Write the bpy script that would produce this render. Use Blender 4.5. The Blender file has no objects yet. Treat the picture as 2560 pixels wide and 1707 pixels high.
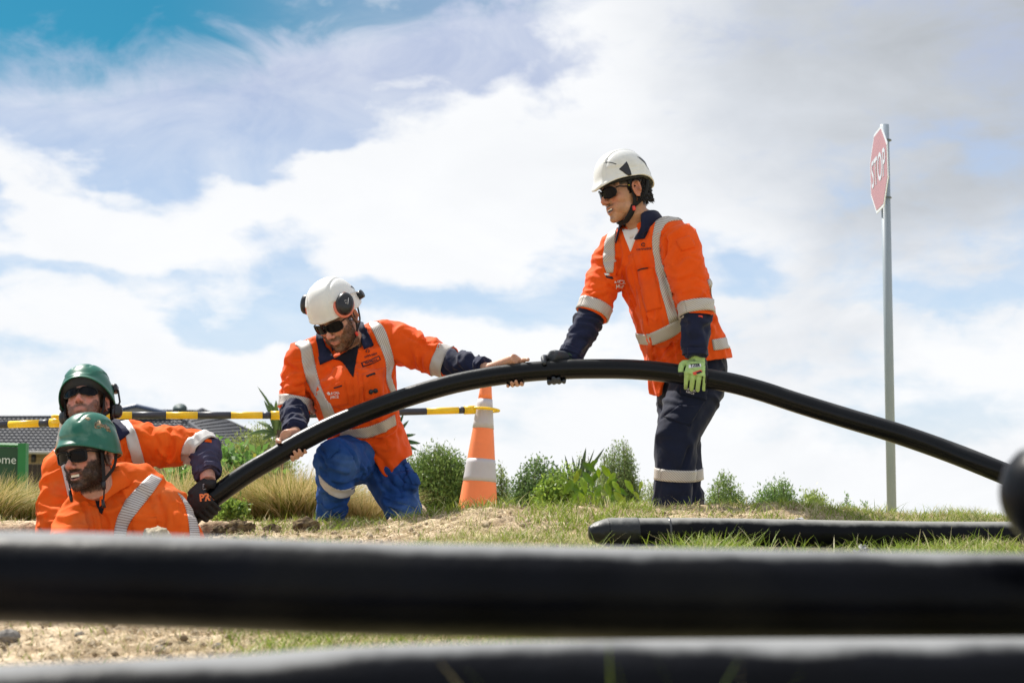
import bpy, bmesh, math, random
import numpy as np
from mathutils import Vector, Matrix
from mathutils.bvhtree import BVHTree
random.seed(7)
RNG = np.random.default_rng(7)
SC = bpy.context.scene
COL = SC.collection

# ------------------------------------------------------------------ camera
FPX = 3555.6                      # focal length in photo pixels (2560 wide, 50 mm on 36 mm)
CAMZ = 0.30
PITCH = math.radians(7.16)
cam_d = bpy.data.cameras.new("camera")
cam = bpy.data.objects.new("camera", cam_d); COL.objects.link(cam)
cam.location = (0, 0, CAMZ)
cam.rotation_euler = (math.radians(90) + PITCH, 0, 0)
cam_d.lens = 50; cam_d.sensor_width = 36
cam_d.clip_start = 0.05; cam_d.clip_end = 3000
cam_d.dof.use_dof = True; cam_d.dof.focus_distance = 6.5; cam_d.dof.aperture_fstop = 5.0
SC.camera = cam

# ------------------------------------------------------------------ light
TO_SUN = Vector((-0.42, 0.42, 0.80)).normalized()
SUN_EL = math.asin(TO_SUN.z); SUN_AZ = math.atan2(TO_SUN.x, TO_SUN.y)
sun_d = bpy.data.lights.new("sun", 'SUN'); sun_d.energy = 5.0; sun_d.angle = math.radians(0.6)
sun_d.color = (1.0, 0.95, 0.87)
sun = bpy.data.objects.new("sun", sun_d); COL.objects.link(sun)
sun.rotation_euler = TO_SUN.to_track_quat('Z', 'Y').to_euler()

SC.view_settings.view_transform = 'Standard'
SC.view_settings.look = 'None'
SC.view_settings.exposure = 0.50
SC.view_settings.gamma = 1.0
SC.view_settings.use_curve_mapping = False
SC.cycles.max_bounces = 6
SC.cycles.diffuse_bounces = 3
SC.cycles.transparent_max_bounces = 8
SC.cycles.use_denoising = True

world = bpy.data.worlds.new("World"); SC.world = world; world.use_nodes = True
def build_world():
    nt = world.node_tree; N = nt.nodes; L = nt.links; N.clear()
    def n(t, **k):
        a = N.new(t)
        for kk, v in k.items(): setattr(a, kk, v)
        return a
    def m(op, a, b=None, c=None, clamp=False):
        x = n('ShaderNodeMath', operation=op); x.use_clamp = clamp
        for i, v in enumerate((a, b, c)):
            if v is None: continue
            if isinstance(v, (int, float)): x.inputs[i].default_value = v
            else: L.new(v, x.inputs[i])
        return x.outputs[0]
    out = n('ShaderNodeOutputWorld'); bg = n('ShaderNodeBackground')
    sky = n('ShaderNodeTexSky', sky_type='NISHITA'); sky.sun_disc = False
    sky.sun_elevation = SUN_EL; sky.sun_rotation = SUN_AZ; sky.air_density = 1.0; sky.dust_density = 0.4; sky.ozone_density = 1.5
    tc = n('ShaderNodeTexCoord')
    vec = tc.outputs['Generated']
    sep = n('ShaderNodeSeparateXYZ'); L.new(vec, sep.inputs[0])
    # noise lookup squashed towards the horizon, as cloud layers are
    mp = n('ShaderNodeMapping'); L.new(vec, mp.inputs[0]); mp.inputs['Scale'].default_value = (1.0, 1.0, 2.0)
    mp.inputs['Location'].default_value = (0.31, 0.0, 0.17)
    def noise(scale, detail, rough, dist=0.0, src=None):
        a = n('ShaderNodeTexNoise'); L.new(src or mp.outputs[0], a.inputs['Vector'])
        a.inputs['Scale'].default_value = scale; a.inputs['Detail'].default_value = detail
        a.inputs['Roughness'].default_value = rough; a.inputs['Distortion'].default_value = dist
        return a.outputs[0]
    n1 = noise(4.2, 9, 0.56, 0.35)
    n2 = noise(11, 8, 0.6, 0.6)
    n3 = noise(2.2, 6, 0.5, 0.1)
    # warped direction for ragged patch borders
    wn = n('ShaderNodeTexNoise'); L.new(mp.outputs[0], wn.inputs['Vector']); wn.inputs['Scale'].default_value = 7; wn.inputs['Detail'].default_value = 6
    ws = n('ShaderNodeVectorMath', operation='MULTIPLY_ADD'); L.new(wn.outputs['Color'], ws.inputs[0])
    ws.inputs[1].default_value = (0.16, 0.16, 0.16); ws.inputs[2].default_value = (-0.08, -0.08, -0.08)
    wv = n('ShaderNodeVectorMath', operation='ADD'); L.new(vec, wv.inputs[0]); L.new(ws.outputs[0], wv.inputs[1])
    def blob(px, py, rx, ry):
        d = ray(px, py)
        s = n('ShaderNodeVectorMath', operation='SUBTRACT'); L.new(wv.outputs[0], s.inputs[0]); s.inputs[1].default_value = d
        q = n('ShaderNodeVectorMath', operation='MULTIPLY'); L.new(s.outputs[0], q.inputs[0])
        q.inputs[1].default_value = (FPX / rx, 4.0, FPX / ry)
        l = n('ShaderNodeVectorMath', operation='LENGTH'); L.new(q.outputs[0], l.inputs[0])
        mr = n('ShaderNodeMapRange'); mr.interpolation_type = 'SMOOTHERSTEP'; L.new(l.outputs['Value'], mr.inputs[0])
        mr.inputs[1].default_value = 0.25; mr.inputs[2].default_value = 1.45; mr.inputs[3].default_value = 1; mr.inputs[4].default_value = 0
        return mr.outputs[0]
    # gaps of open sky (negative) and cloud banks (positive): px, py, rx, ry, weight
    n4 = noise(30, 6, 0.62, 0.8)
    acc = m('ADD', m('ADD', m('MULTIPLY', n1, 1.25), m('MULTIPLY', n2, 1.05)), m('MULTIPLY', n4, .45))
    acc = m('SUBTRACT', acc, 0.75)
    for (px, py, rx, ry, w) in SKY_BLOBS:
        acc = m('ADD', acc, m('MULTIPLY', blob(px, py, rx, ry), w))
    den = n('ShaderNodeMapRange'); den.interpolation_type = 'SMOOTHSTEP'; L.new(acc, den.inputs[0])
    den.inputs[1].default_value = 0.28; den.inputs[2].default_value = 0.92
    thin = m('MULTIPLY', m('SUBTRACT', noise(9, 9, .6, 1.2), .36), 2.0, clamp=True)
    # cloud tone: white, greyer in the thick bank at upper right and by noise
    g = m('MULTIPLY', blob(2760, 40, 980, 560), m('ADD', m('MULTIPLY', n2, .45), .62))
    g2 = m('MULTIPLY', m('SUBTRACT', noise(6.5, 8, 0.55, 0.4), 0.42), 2.2, clamp=True)
    g3 = blob(2600, 900, 700, 500)
    tone = m('ADD', m('MULTIPLY', g, 0.85), m('MULTIPLY', m('MULTIPLY', g2, 0.30), m('ADD', m('ADD', g3, m('MULTIPLY', blob(2300, 400, 1100, 600), .5)), 0.34)), clamp=True)
    ramp = n('ShaderNodeValToRGB'); L.new(tone, ramp.inputs[0])
    ramp.color_ramp.elements[0].color = (0.79, 0.80, 0.815, 1)
    ramp.color_ramp.elements[1].color = (0.33, 0.355, 0.385, 1)
    e = ramp.color_ramp.elements.new(0.4); e.color = (0.56, 0.59, 0.635, 1)
    # clear sky: nishita, thin veil of lavender haze low down
    skm = n('ShaderNodeMix', data_type='RGBA', blend_type='MULTIPLY'); skm.inputs[0].default_value = 1
    L.new(sky.outputs[0], skm.inputs[6]); skm.inputs[7].default_value = SKY_TINT
    veil = n('ShaderNodeMix', data_type='RGBA'); L.new(skm.outputs[2], veil.inputs[6])
    vr = n('ShaderNodeValToRGB'); L.new(sep.outputs[2], vr.inputs[0]); el = vr.color_ramp.elements
    el[0].position = .05; el[0].color = (.62, .68, .75, 1); el[1].position = .30; el[1].color = (.40, .455, .62, 1)
    q = el.new(.14); q.color = (.50, .62, .77, 1); q = el.new(.20); q.color = (.42, .54, .73, 1); L.new(vr.outputs[0], veil.inputs[7])
    vz = n('ShaderNodeMapRange'); vz.interpolation_type = 'SMOOTHSTEP'; L.new(m('ADD', m('SUBTRACT', sep.outputs[2], m('MULTIPLY', m('ADD', sep.outputs[0], .33), .22)), m('MULTIPLY', m('SUBTRACT', n2, .5), .12)), vz.inputs[0])
    vz.inputs[1].default_value = 0.318; vz.inputs[2].default_value = 0.262; vz.inputs[3].default_value = 0.0; vz.inputs[4].default_value = 0.92
    # the veil also thickens to the right, towards the cloud bank
    vx = n('ShaderNodeMapRange'); vx.interpolation_type = 'SMOOTHSTEP'; L.new(sep.outputs[0], vx.inputs[0])
    vx.inputs[1].default_value = -0.25; vx.inputs[2].default_value = 0.0; vx.inputs[3].default_value = 0.0; vx.inputs[4].default_value = 0.55
    vv = m('MAXIMUM', vz.outputs[0], vx.outputs[0])
    L.new(vv, veil.inputs[0])
    fin = n('ShaderNodeMix', data_type='RGBA'); L.new(m('MAXIMUM', den.outputs[0], m('MULTIPLY', m('MULTIPLY', thin, .62), vz.outputs[0])), fin.inputs[0]); L.new(veil.outputs[2], fin.inputs[6]); L.new(ramp.outputs[0], fin.inputs[7])
    L.new(fin.outputs[2], bg.inputs[0]); bg.inputs[1].default_value = 0.88
    L.new(bg.outputs[0], out.inputs[0])
SKY_TINT = (0.013, 0.059, 0.062, 1)
SKY_BLOBS = [(150, 60, 900, 190, -0.75), (900, 90, 500, 90, -0.35), (560, 300, 520, 120, -0.78), (250, 420, 300, 60, -.25), (1250, 210, 330, 75, -0.45),
             (60, 330, 260, 70, -0.25), (430, 210, 330, 60, -.12), (130, 185, 170, 40, 0.38), (620, 210, 330, 34, .42), (330, 330, 170, 26, .28), (760, 330, 200, 30, .3), (1010, 170, 90, 60, .3), (720, 130, 260, 30, .22), (500, 450, 900, 100, 0.35), (380, 590, 300, 110, 0.30),
             (1150, 400, 520, 260, 0.35), (880, 700, 420, 120, -0.42), (250, 760, 500, 60, -0.22), (1350, 690, 200, 110, -0.30),
             (960, 640, 200, 55, 0.42), (1180, 560, 160, 50, .2), (230, 700, 330, 30, .15), (420, 470, 160, 45, -.22), (60, 560, 70, 60, -.30), (620, 560, 60, 60, -.35), (1850, 330, 700, 330, 0.40), (2300, 330, 260, 60, -.35), (1560, 760, 90, 60, .2), (2050, 950, 300, 60, -.25), (2300, 1050, 260, 60, -.2), (1900, 760, 130, 90, -0.30), (2200, 400, 420, 60, -0.12),
             (1300, 900, 1900, 90, 0.34), (1300, 1200, 2600, 170, .40), (560, 975, 900, 40, -0.12), (1380, 300, 120, 90, -0.3), (2450, 760, 200, 60, -0.22)]
def ray(px, py):
    """unit world direction of the ray through photo pixel (px, py)"""
    x = (px - 1280) / FPX; z = -(py - 853.5) / FPX
    c, s = math.cos(PITCH), math.sin(PITCH)
    return Vector((x, c - z * s, s + z * c)).normalized()
def W(px, py, Y):
    """world point seen at photo pixel (px, py) at distance Y in front of the camera"""
    d = ray(px, py); t = Y / d.y
    return Vector((0, 0, CAMZ)) + d * t
build_world()

# ------------------------------------------------------------------ materials
def mat(name, col=(0.5, 0.5, 0.5), rough=0.6, spec=0.5, metal=0.0, var=0.0, vscale=8.0, var2=None, bump=0.0, bscale=40.0, attr=None,
        weave=False, coat=0.0, sss=0.0, trans=0.0, fuzz=0.0, v2thr=(0.45, 0.65), vdist=0.0, bdetail=4, sheen=0.0):
    m = bpy.data.materials.new(name); m.use_nodes = True
    nt = m.node_tree; N = nt.nodes; L = nt.links
    b = N['Principled BSDF']
    b.inputs['Roughness'].default_value = rough; b.inputs['Specular IOR Level'].default_value = spec
    b.inputs['Metallic'].default_value = metal; b.inputs['Coat Weight'].default_value = coat
    if sss: b.inputs['Subsurface Weight'].default_value = sss; b.inputs['Subsurface Radius'].default_value = (1, .3, .15); b.inputs['Subsurface Scale'].default_value = 0.006
    if sheen: b.inputs['Sheen Weight'].default_value = sheen
    tc = N.new('ShaderNodeTexCoord')
    def noise(s, d=4, dist=0.0):
        a = N.new('ShaderNodeTexNoise'); L.new(tc.outputs['Object'], a.inputs['Vector']); a.inputs['Scale'].default_value = s
        a.inputs['Detail'].default_value = d; a.inputs['Distortion'].default_value = dist; return a.outputs[0]
    c = N.new('ShaderNodeRGB'); c.outputs[0].default_value = (*col, 1); cur = c.outputs[0]
    if attr:
        a = N.new('ShaderNodeVertexColor'); a.layer_name = attr; cur = a.outputs[0]
    if var:
        mr = N.new('ShaderNodeMapRange'); L.new(noise(vscale, 5), mr.inputs[0]); mr.inputs[1].default_value = 0.3; mr.inputs[2].default_value = 0.7
        mr.inputs[3].default_value = 1 - var; mr.inputs[4].default_value = 1 + var
        x = N.new('ShaderNodeVectorMath'); x.operation = 'SCALE'; L.new(cur, x.inputs[0]); L.new(mr.outputs[0], x.inputs['Scale']); cur = x.outputs[0]
    if var2:
        mr = N.new('ShaderNodeMapRange'); L.new(noise(vscale * 0.6 + 1.3, 7, vdist), mr.inputs[0]); mr.inputs[1].default_value = v2thr[0]; mr.inputs[2].default_value = v2thr[1]
        x = N.new('ShaderNodeMix'); x.data_type = 'RGBA'; L.new(mr.outputs[0], x.inputs[0]); L.new(cur, x.inputs[6]); x.inputs[7].default_value = (*var2, 1); cur = x.outputs[2]
    L.new(cur, b.inputs['Base Color'])
    if bump:
        bp = N.new('ShaderNodeBump'); bp.inputs['Strength'].default_value = 1.0; bp.inputs['Distance'].default_value = bump
        L.new(noise(bscale, bdetail), bp.inputs['Height']); L.new(bp.outputs[0], b.inputs['Normal'])
    if trans:
        t = N.new('ShaderNodeBsdfTranslucent'); L.new(cur, t.inputs[0]); ms = N.new('ShaderNodeMixShader'); ms.inputs[0].default_value = trans
        L.new(b.outputs[0], ms.inputs[1]); L.new(t.outputs[0], ms.inputs[2]); L.new(ms.outputs[0], N['Material Output'].inputs[0])
    return m

# ------------------------------------------------------------------ object helpers
def tag(o, label=None, cat=None, group=None, kind=None):
    if label: o['label'] = label
    if cat: o['category'] = cat
    if group: o['group'] = group
    if kind: o['kind'] = kind
    return o
def empty(name, loc, label, cat, group=None):
    o = bpy.data.objects.new(name, None); COL.objects.link(o); o.location = loc; o.empty_display_size = 0.1
    bpy.context.view_layer.update()
    return tag(o, label, cat, group)
def link(name, me, mats, parent=None, smooth=True):
    """mesh in world coordinates -> object; under a parent it keeps its place"""
    if not isinstance(mats, (list, tuple)): mats = [mats]
    for m_ in mats: me.materials.append(m_)
    if smooth and len(me.polygons): me.polygons.foreach_set('use_smooth', np.ones(len(me.polygons), bool))
    o = bpy.data.objects.new(name, me); COL.objects.link(o)
    if parent is not None:
        o.parent = parent
        loc = world_loc(parent)
        if loc.length > 0: me.transform(Matrix.Translation(-loc))
    return o
def world_loc(o):
    v = Vector((0, 0, 0))
    while o is not None: v += o.location; o = o.parent
    return v
def mesh_np(V, F, name='m'):
    """V (n,3) array, F list of (k, array) groups or one array"""
    me = bpy.data.meshes.new(name)
    V = np.asarray(V, np.float32)
    groups = F if isinstance(F, list) else [F]
    groups = [np.asarray(g, np.int32) for g in groups if len(g)]
    me.vertices.add(len(V)); me.vertices.foreach_set('co', V.ravel())
    nl = sum(g.size for g in groups); npol = sum(len(g) for g in groups)
    me.loops.add(nl); me.polygons.add(npol)
    me.loops.foreach_set('vertex_index', np.concatenate([g.ravel() for g in groups]))
    starts = []; s = 0
    for g in groups:
        starts.append(s + np.arange(len(g)) * g.shape[1]); s += g.size
    me.polygons.foreach_set('loop_start', np.concatenate(starts))
    me.update(calc_edges=True)
    return me
def color_attr(me, cols, name='Col'):
    a = me.color_attributes.new(name, 'FLOAT_COLOR', 'POINT')
    c = np.ones((len(me.vertices), 4), np.float32); c[:, :3] = cols
    a.data.foreach_set('color', c.ravel())
class MB:
    """collects shapes into one mesh"""
    def __init__(s): s.v = []; s.f = []; s.mi = []; s.cur = 0
    def n(s): return len(s.v)
    def face(s, *idx): s.f.append(tuple(idx)); s.mi.append(s.cur)
    def add(s, V, F):
        o = len(s.v); s.v.extend([tuple(map(float, p)) for p in V])
        for f in F: s.f.append(tuple(int(i) + o for i in f)); s.mi.append(s.cur)
        return s
    def box(s, c, size, R=None, bevel=0):
        hx, hy, hz = (q / 2 for q in size); V = []
        if bevel:
            b = bevel; V = []
            for z, k in ((-hz, b), (-hz + b, 0), (hz - b, 0), (hz, b)):
                for x, y in ((-hx, -hy + b), (-hx + b, -hy), (hx - b, -hy), (hx, -hy + b), (hx, hy - b), (hx - b, hy), (-hx + b, hy), (-hx, hy - b)):
                    V.append((x - math.copysign(k, x), y - math.copysign(k, y), z))
            F = [tuple(range(7, -1, -1)), tuple(range(24, 32))]
            for r in range(3):
                for i in range(8): F.append((r * 8 + i, r * 8 + (i + 1) % 8, (r + 1) * 8 + (i + 1) % 8, (r + 1) * 8 + i))
        else:
            V = [(x, y, z) for z in (-hz, hz) for x, y in ((-hx, -hy), (hx, -hy), (hx, hy), (-hx, hy))]
            F = [(3, 2, 1, 0), (4, 5, 6, 7), (0, 1, 5, 4), (1, 2, 6, 5), (2, 3, 7, 6), (3, 0, 4, 7)]
        V = [Vector(v) for v in V]
        if R is not None: V = [R @ v for v in V]
        c = Vector(c); return s.add([v + c for v in V], F)
    def loft(s, rings, cap=True, closed=True):
        """rings: list of lists of points, same length"""
        o = len(s.v); k = len(rings[0])
        for r in rings: s.v.extend([tuple(map(float, p)) for p in r])
        for i in range(len(rings) - 1):
            for j in range(k if closed else k - 1):
                a = o + i * k + j; b = o + i * k + (j + 1) % k
                s.face(a, b, b + k, a + k)
        if cap and closed:
            s.face(*[o + j for j in range(k - 1, -1, -1)])
            e = o + (len(rings) - 1) * k; s.face(*[e + j for j in range(k)])
        return s
    def tube(s, pts, radii, n=12, ref=None, flat=1.0, cap=True, round_end=0, round_start=0, twist=0.0):
        pts = [Vector(p) for p in pts]
        if isinstance(radii, (int, float)): radii = [radii] * len(pts)
        radii = list(radii)
        if round_end:
            d = (pts[-1] - pts[-2]).normalized(); r = radii[-1]; p = pts[-1].copy()
            for a in (25, 45, 62, 78, 87): pts.append(p + d * r * math.sin(math.radians(a)) * round_end); radii.append(r * math.cos(math.radians(a)))
        if round_start:
            d = (pts[0] - pts[1]).normalized(); r = radii[0]; p = pts[0].copy()
            for a in (25, 45, 62, 78, 87): pts.insert(0, p + d * r * math.sin(math.radians(a)) * round_start); radii.insert(0, r * math.cos(math.radians(a)))
        rings = []; prev = Vector(ref) if ref is not None else None
        for i, p in enumerate(pts):
            t = (pts[min(i + 1, len(pts) - 1)] - pts[max(i - 1, 0)]).normalized()
            if prev is None:
                prev = Vector((0, 0, 1)) if abs(t.z) < 0.9 else Vector((0, 1, 0))
            u = (prev - t * prev.dot(t))
            if u.length < 1e-6: u = t.orthogonal()
            u.normalize(); w = t.cross(u); prev = u
            rings.append([p + (u * math.cos(a) + w * math.sin(a) * flat) * radii[i] for a in [2 * math.pi * j / n for j in range(n)]])
        return s.loft(rings, cap)
    def ell(s, c, ax, R=None, nu=16, nv=10, p=1.0):
        c = Vector(c); rings = []
        for i in range(1, nv):
            a = math.pi * i / nv - math.pi / 2
            rr = []
            for j in range(nu):
                b = 2 * math.pi * j / nu
                v = Vector((ax[0] * math.cos(a) * math.cos(b), ax[1] * math.cos(a) * math.sin(b), ax[2] * math.sin(a)))
                if R is not None: v = R @ v
                rr.append(c + v)
            rings.append(rr)
        o = len(s.v); s.loft(rings, cap=False)
        bot = Vector((0, 0, -ax[2])); top = Vector((0, 0, ax[2]))
        if R is not None: bot = R @ bot; top = R @ top
        ib = len(s.v); s.v.append(tuple(c + bot)); s.v.append(tuple(c + top))
        for j in range(nu):
            s.face(ib, o + (j + 1) % nu, o + j); e = o + (nv - 2) * nu
            s.face(ib + 1, e + j, e + (j + 1) % nu)
        return s
    def mesh(s, name='m'):
        me = bpy.data.meshes.new(name); me.from_pydata(s.v, [], s.f); 
        if any(s.mi): me.polygons.foreach_set('material_index', np.array(s.mi, np.int32))
        me.update(); return me
    def build(s, name, mats, parent=None, smooth=True): return link(name, s.mesh(name), mats, parent, smooth)

def spline(pts, n):
    """Catmull-Rom through points (any dimension), n samples, even in chord length"""
    P = np.array([tuple(p) for p in pts], float)
    if len(P) == 2: t = np.linspace(0, 1, n)[:, None]; return P[0] * (1 - t) + P[1] * t
    Pe = np.vstack([2 * P[0] - P[1], P, 2 * P[-1] - P[-2]])
    out = []; m_ = 24
    for i in range(1, len(Pe) - 2):
        t = np.linspace(0, 1, m_, endpoint=(i == len(Pe) - 3))[:, None]
        a, b, c, d = Pe[i - 1], Pe[i], Pe[i + 1], Pe[i + 2]
        out.append(0.5 * ((2 * b) + (-a + c) * t + (2 * a - 5 * b + 4 * c - d) * t ** 2 + (-a + 3 * b - 3 * c + d) * t ** 3))
    Q = np.vstack(out); L = np.concatenate([[0], np.cumsum(np.linalg.norm(np.diff(Q, axis=0), axis=1))])
    s_ = np.linspace(0, L[-1], n)
    return np.stack([np.interp(s_, L, Q[:, k]) for k in range(Q.shape[1])], 1)

# vectorised gradient noise
_P = np.random.default_rng(3).permutation(256); _P = np.concatenate([_P, _P, _P])
_G = np.random.default_rng(4).normal(size=(256, 3)); _G /= np.linalg.norm(_G, axis=1)[:, None]
def pnoise(p):
    p = np.asarray(p, float); i = np.floor(p).astype(int); f = p - i; u = f * f * f * (f * (f * 6 - 15) + 10); i &= 255
    r = 0
    for dx in (0, 1):
        for dy in (0, 1):
            for dz in (0, 1):
                h = _P[_P[_P[i[:, 0] + dx] + i[:, 1] + dy] + i[:, 2] + dz]
                g = _G[h]; d = f - np.array([dx, dy, dz])
                w = (u[:, 0] if dx else 1 - u[:, 0]) * (u[:, 1] if dy else 1 - u[:, 1]) * (u[:, 2] if dz else 1 - u[:, 2])
                r = r + w * (g * d).sum(1)
    return r * 1.6
def fbm(p, o=4, g=0.5):
    p = np.asarray(p, float); r = 0; a = 1
    for k in range(o): r = r + a * pnoise(p * 2 ** k + 17.3 * k); a *= g
    return r
def ridged(p, o=2):
    p = np.asarray(p, float); r = 0; a = 1
    for k in range(o): r = r + a * (1 - 2 * np.abs(pnoise(p * 2 ** k + 9.1 * k))); a *= 0.5
    return r
def sstep(a, b, x):
    t = np.clip((np.asarray(x, float) - a) / (b - a), 0, 1); return t * t * (3 - 2 * t)
def normals(V, F):
    n = np.zeros_like(V)
    fn = np.cross(V[F[:, 2]] - V[F[:, 0]], V[F[:, 3]] - V[F[:, 1]]) if F.shape[1] == 4 else np.cross(V[F[:, 1]] - V[F[:, 0]], V[F[:, 2]] - V[F[:, 0]])
    for k in range(F.shape[1]): np.add.at(n, F[:, k], fn)
    return n / (np.linalg.norm(n, axis=1)[:, None] + 1e-12)
def laplace(V, F, it, lam=0.5):
    E = np.concatenate([F[:, [k, (k + 1) % F.shape[1]]] for k in range(F.shape[1])])
    E = np.unique(np.sort(E, 1), axis=0); n = len(V)
    deg = np.bincount(E[:, 0], minlength=n) + np.bincount(E[:, 1], minlength=n); deg = np.maximum(deg, 1)[:, None]
    for _ in range(it):
        s_ = np.stack([np.bincount(E[:, 0], V[E[:, 1], k], n) + np.bincount(E[:, 1], V[E[:, 0], k], n) for k in range(3)], 1)
        V = V + lam * (s_ / deg - V)
    return V
def remesh(me, voxel, smooth=2):
    """fuse overlapping closed shapes into one skin: returns V, F (quads)"""
    o = bpy.data.objects.new('tmp', me); COL.objects.link(o)
    md = o.modifiers.new('r', 'REMESH'); md.mode = 'VOXEL'; md.voxel_size = voxel; md.adaptivity = 0
    dg = bpy.context.evaluated_depsgraph_get(); ev = o.evaluated_get(dg); m2 = ev.to_mesh()
    V = np.empty(len(m2.vertices) * 3, np.float32); m2.vertices.foreach_get('co', V); V = V.reshape(-1, 3).astype(float)
    F = np.empty(len(m2.loops), np.int32); m2.loops.foreach_get('vertex_index', F); F = F.reshape(-1, 4)
    ev.to_mesh_clear(); bpy.data.objects.remove(o, do_unlink=True)
    if smooth: V = laplace(V, F, smooth)
    return V, F
def bvh_of(V, F): return BVHTree.FromPolygons([tuple(v) for v in V], [tuple(f) for f in F])
EYE = Vector((0, 0, CAMZ))
def hit(bvh, px, py):
    d = ray(px, py); h = bvh.ray_cast(EYE, d)
    if h[0] is not None: return h[0], h[1]
    # ray misses: take the nearest surface point to the ray
    best = None
    for t in np.linspace(4.5, 8, 36):
        q = bvh.find_nearest(EYE + d * t)
        if q[0] is not None and (best is None or q[3] < best[3]): best = q
    return best[0], best[1]
# ------------------------------------------------------------------ ground
def base_z(x, y):
    x = np.asarray(x, float); y = np.asarray(y, float)
    zl = np.interp(y, [-5, 1.4, 2.2, 3.0, 3.5, 4.72, 5.5, 6.5, 8, 10, 20, 60, 2000], [.10, .10, .0, -.02, .03, .165, .235, .283, .262, .20, .12, .05, -.5])
    zr = np.interp(y, [-5, 1.4, 2.2, 3.0, 3.5, 4.72, 5.3, 5.75, 5.95, 6.28, 6.5, 7, 10, 20, 60, 2000], [.10, .10, .0, -.02, .03, .20, .285, .345, .352, .20, .16, .13, .10, .10, .05, -.5])
    hc = np.interp(x, [0, 1.1, 1.6, 2.2, 4, 8], [0, 0, .036, .050, .055, .05])
    zr = zr - hc * sstep(4.6, 5.8, y) * (1 - sstep(6.0, 6.6, y))
    # behind the crest away from the standing man the bank falls more gently
    k = sstep(-.75, .0, x)
    return zl * (1 - k) + zr * k
def hole(x, y):
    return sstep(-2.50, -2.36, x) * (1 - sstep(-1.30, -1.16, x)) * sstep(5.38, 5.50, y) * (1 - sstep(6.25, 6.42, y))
def dirtmask(x, y):
    """1 = bare crumbly soil, 0 = turf"""
    p = np.stack([np.asarray(x, float) * 1.5, np.asarray(y, float) * 1.2, np.zeros_like(x)], 1)
    n = fbm(p, 4)
    left = 1 - sstep(-.95, -.35, x + .25 * n + (y - 4) * .12)
    ridge = sstep(4.9, 5.3, y + .3 * n) * (1 - sstep(1.0, 1.7, x + .4 * n)) * (1 - sstep(7, 7.6, y)) * 0.9
    hol = sstep(-2.7, -2.5, x) * (1 - sstep(-1.1, -.95, x)) * sstep(5.0, 5.3, y) * (1 - sstep(6.5, 6.7, y))
    leftd = left * (1 - sstep(4.9, 5.3, y))
    ps = sstep(.0, .5, n - .05) * .5
    return np.clip(np.maximum(np.maximum(leftd, ridge), hol) + ps, 0, 1)
def zg(x, y):
    x = np.atleast_1d(np.asarray(x, float)); y = np.atleast_1d(np.asarray(y, float))
    z = base_z(x, y)
    near = 1 - sstep(9, 14, y)
    P3 = np.stack([x, y, 0 * x], 1)
    d = dirtmask(x, y)
    z = z + near * (0.014 * fbm(P3 * 2.3, 3) + d * (0.012 * fbm(P3 * 9, 3) + .008 * np.maximum(0, ridged(P3 * 26, 2))))
    return z - hole(x, y) * 0.8
def zg1(x, y): return float(zg(x, y)[0])
def build_ground():
    xs = np.concatenate([-np.geomspace(900, 3.2, 40), np.arange(-3.15, 3.0, .018), np.geomspace(3.05, 900, 40)])
    ys = np.concatenate([np.linspace(-30, 2.2, 30), np.arange(2.25, 7.2, .018), np.arange(7.25, 12, .1), np.geomspace(12.2, 1500, 50)])
    X, Y = np.meshgrid(xs, ys); X = X.ravel(); Y = Y.ravel()
    Z = zg(X, Y); nx = len(xs); ny = len(ys)
    i = np.arange(nx - 1)[None, :] + nx * np.arange(ny - 1)[:, None]; i = i.ravel()
    me = mesh_np(np.stack([X, Y, Z], 1), np.stack([i, i + 1, i + 1 + nx, i + nx], 1))
    d = dirtmask(X, Y)[:, None]; P3 = np.stack([X, Y, 0 * X], 1)
    v = np.clip(fbm(P3 * 14, 4)[:, None] * .9 + .5, 0, 1)
    soil = np.array([.30, .22, .14]) * (1 - v) + np.array([.62, .50, .35]) * v
    turf = np.array([.26, .24, .09]) * (1 - v) + np.array([.52, .45, .24]) * v
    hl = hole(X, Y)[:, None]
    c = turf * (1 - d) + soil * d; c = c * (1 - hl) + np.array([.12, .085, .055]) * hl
    color_attr(me, c)
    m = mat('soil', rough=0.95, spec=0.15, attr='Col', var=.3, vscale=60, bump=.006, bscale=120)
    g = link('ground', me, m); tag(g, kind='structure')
build_ground()

def blades(name, pts, h, w, lean, cols, nseg=3, mat_=None, curl=0.6, direc=None):
    """grass blades as tapering bent strips"""
    n = len(pts); pts = np.asarray(pts, float)
    az = RNG.uniform(0, 2 * math.pi, n) if direc is None else direc
    d = np.stack([np.cos(az), np.sin(az), 0 * az], 1)
    fa = RNG.uniform(0, 2 * math.pi, n); sd = np.stack([np.cos(fa), np.sin(fa), 0 * fa], 1)
    V = []; k = nseg
    for j in range(k + 1):
        t = j / k
        ho = lean * (t ** 1.7) * h
        up = h * (t - curl * .35 * lean * t * t)
        c = pts + d * ho[:, None] + np.array([0, 0, 1]) * up[:, None]
        ww = w * (1 - t ** 1.6) * .5 + .0002
        V += [c - sd * ww[:, None], c + sd * ww[:, None]]
    V = np.stack(V, 1).reshape(-1, 3); st = 2 * (k + 1)
    b = (np.arange(n) * st)[:, None]
    F = np.concatenate([b + np.array([2 * j, 2 * j + 1, 2 * j + 3, 2 * j + 2]) for j in range(k)], 0)
    me = mesh_np(V, F)
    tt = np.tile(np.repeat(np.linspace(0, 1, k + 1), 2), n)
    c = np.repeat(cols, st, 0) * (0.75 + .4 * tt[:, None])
    color_attr(me, c)
    return me
M_GRASS = mat('grass_blade', rough=.55, spec=.3, attr='Col', trans=.35)
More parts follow.
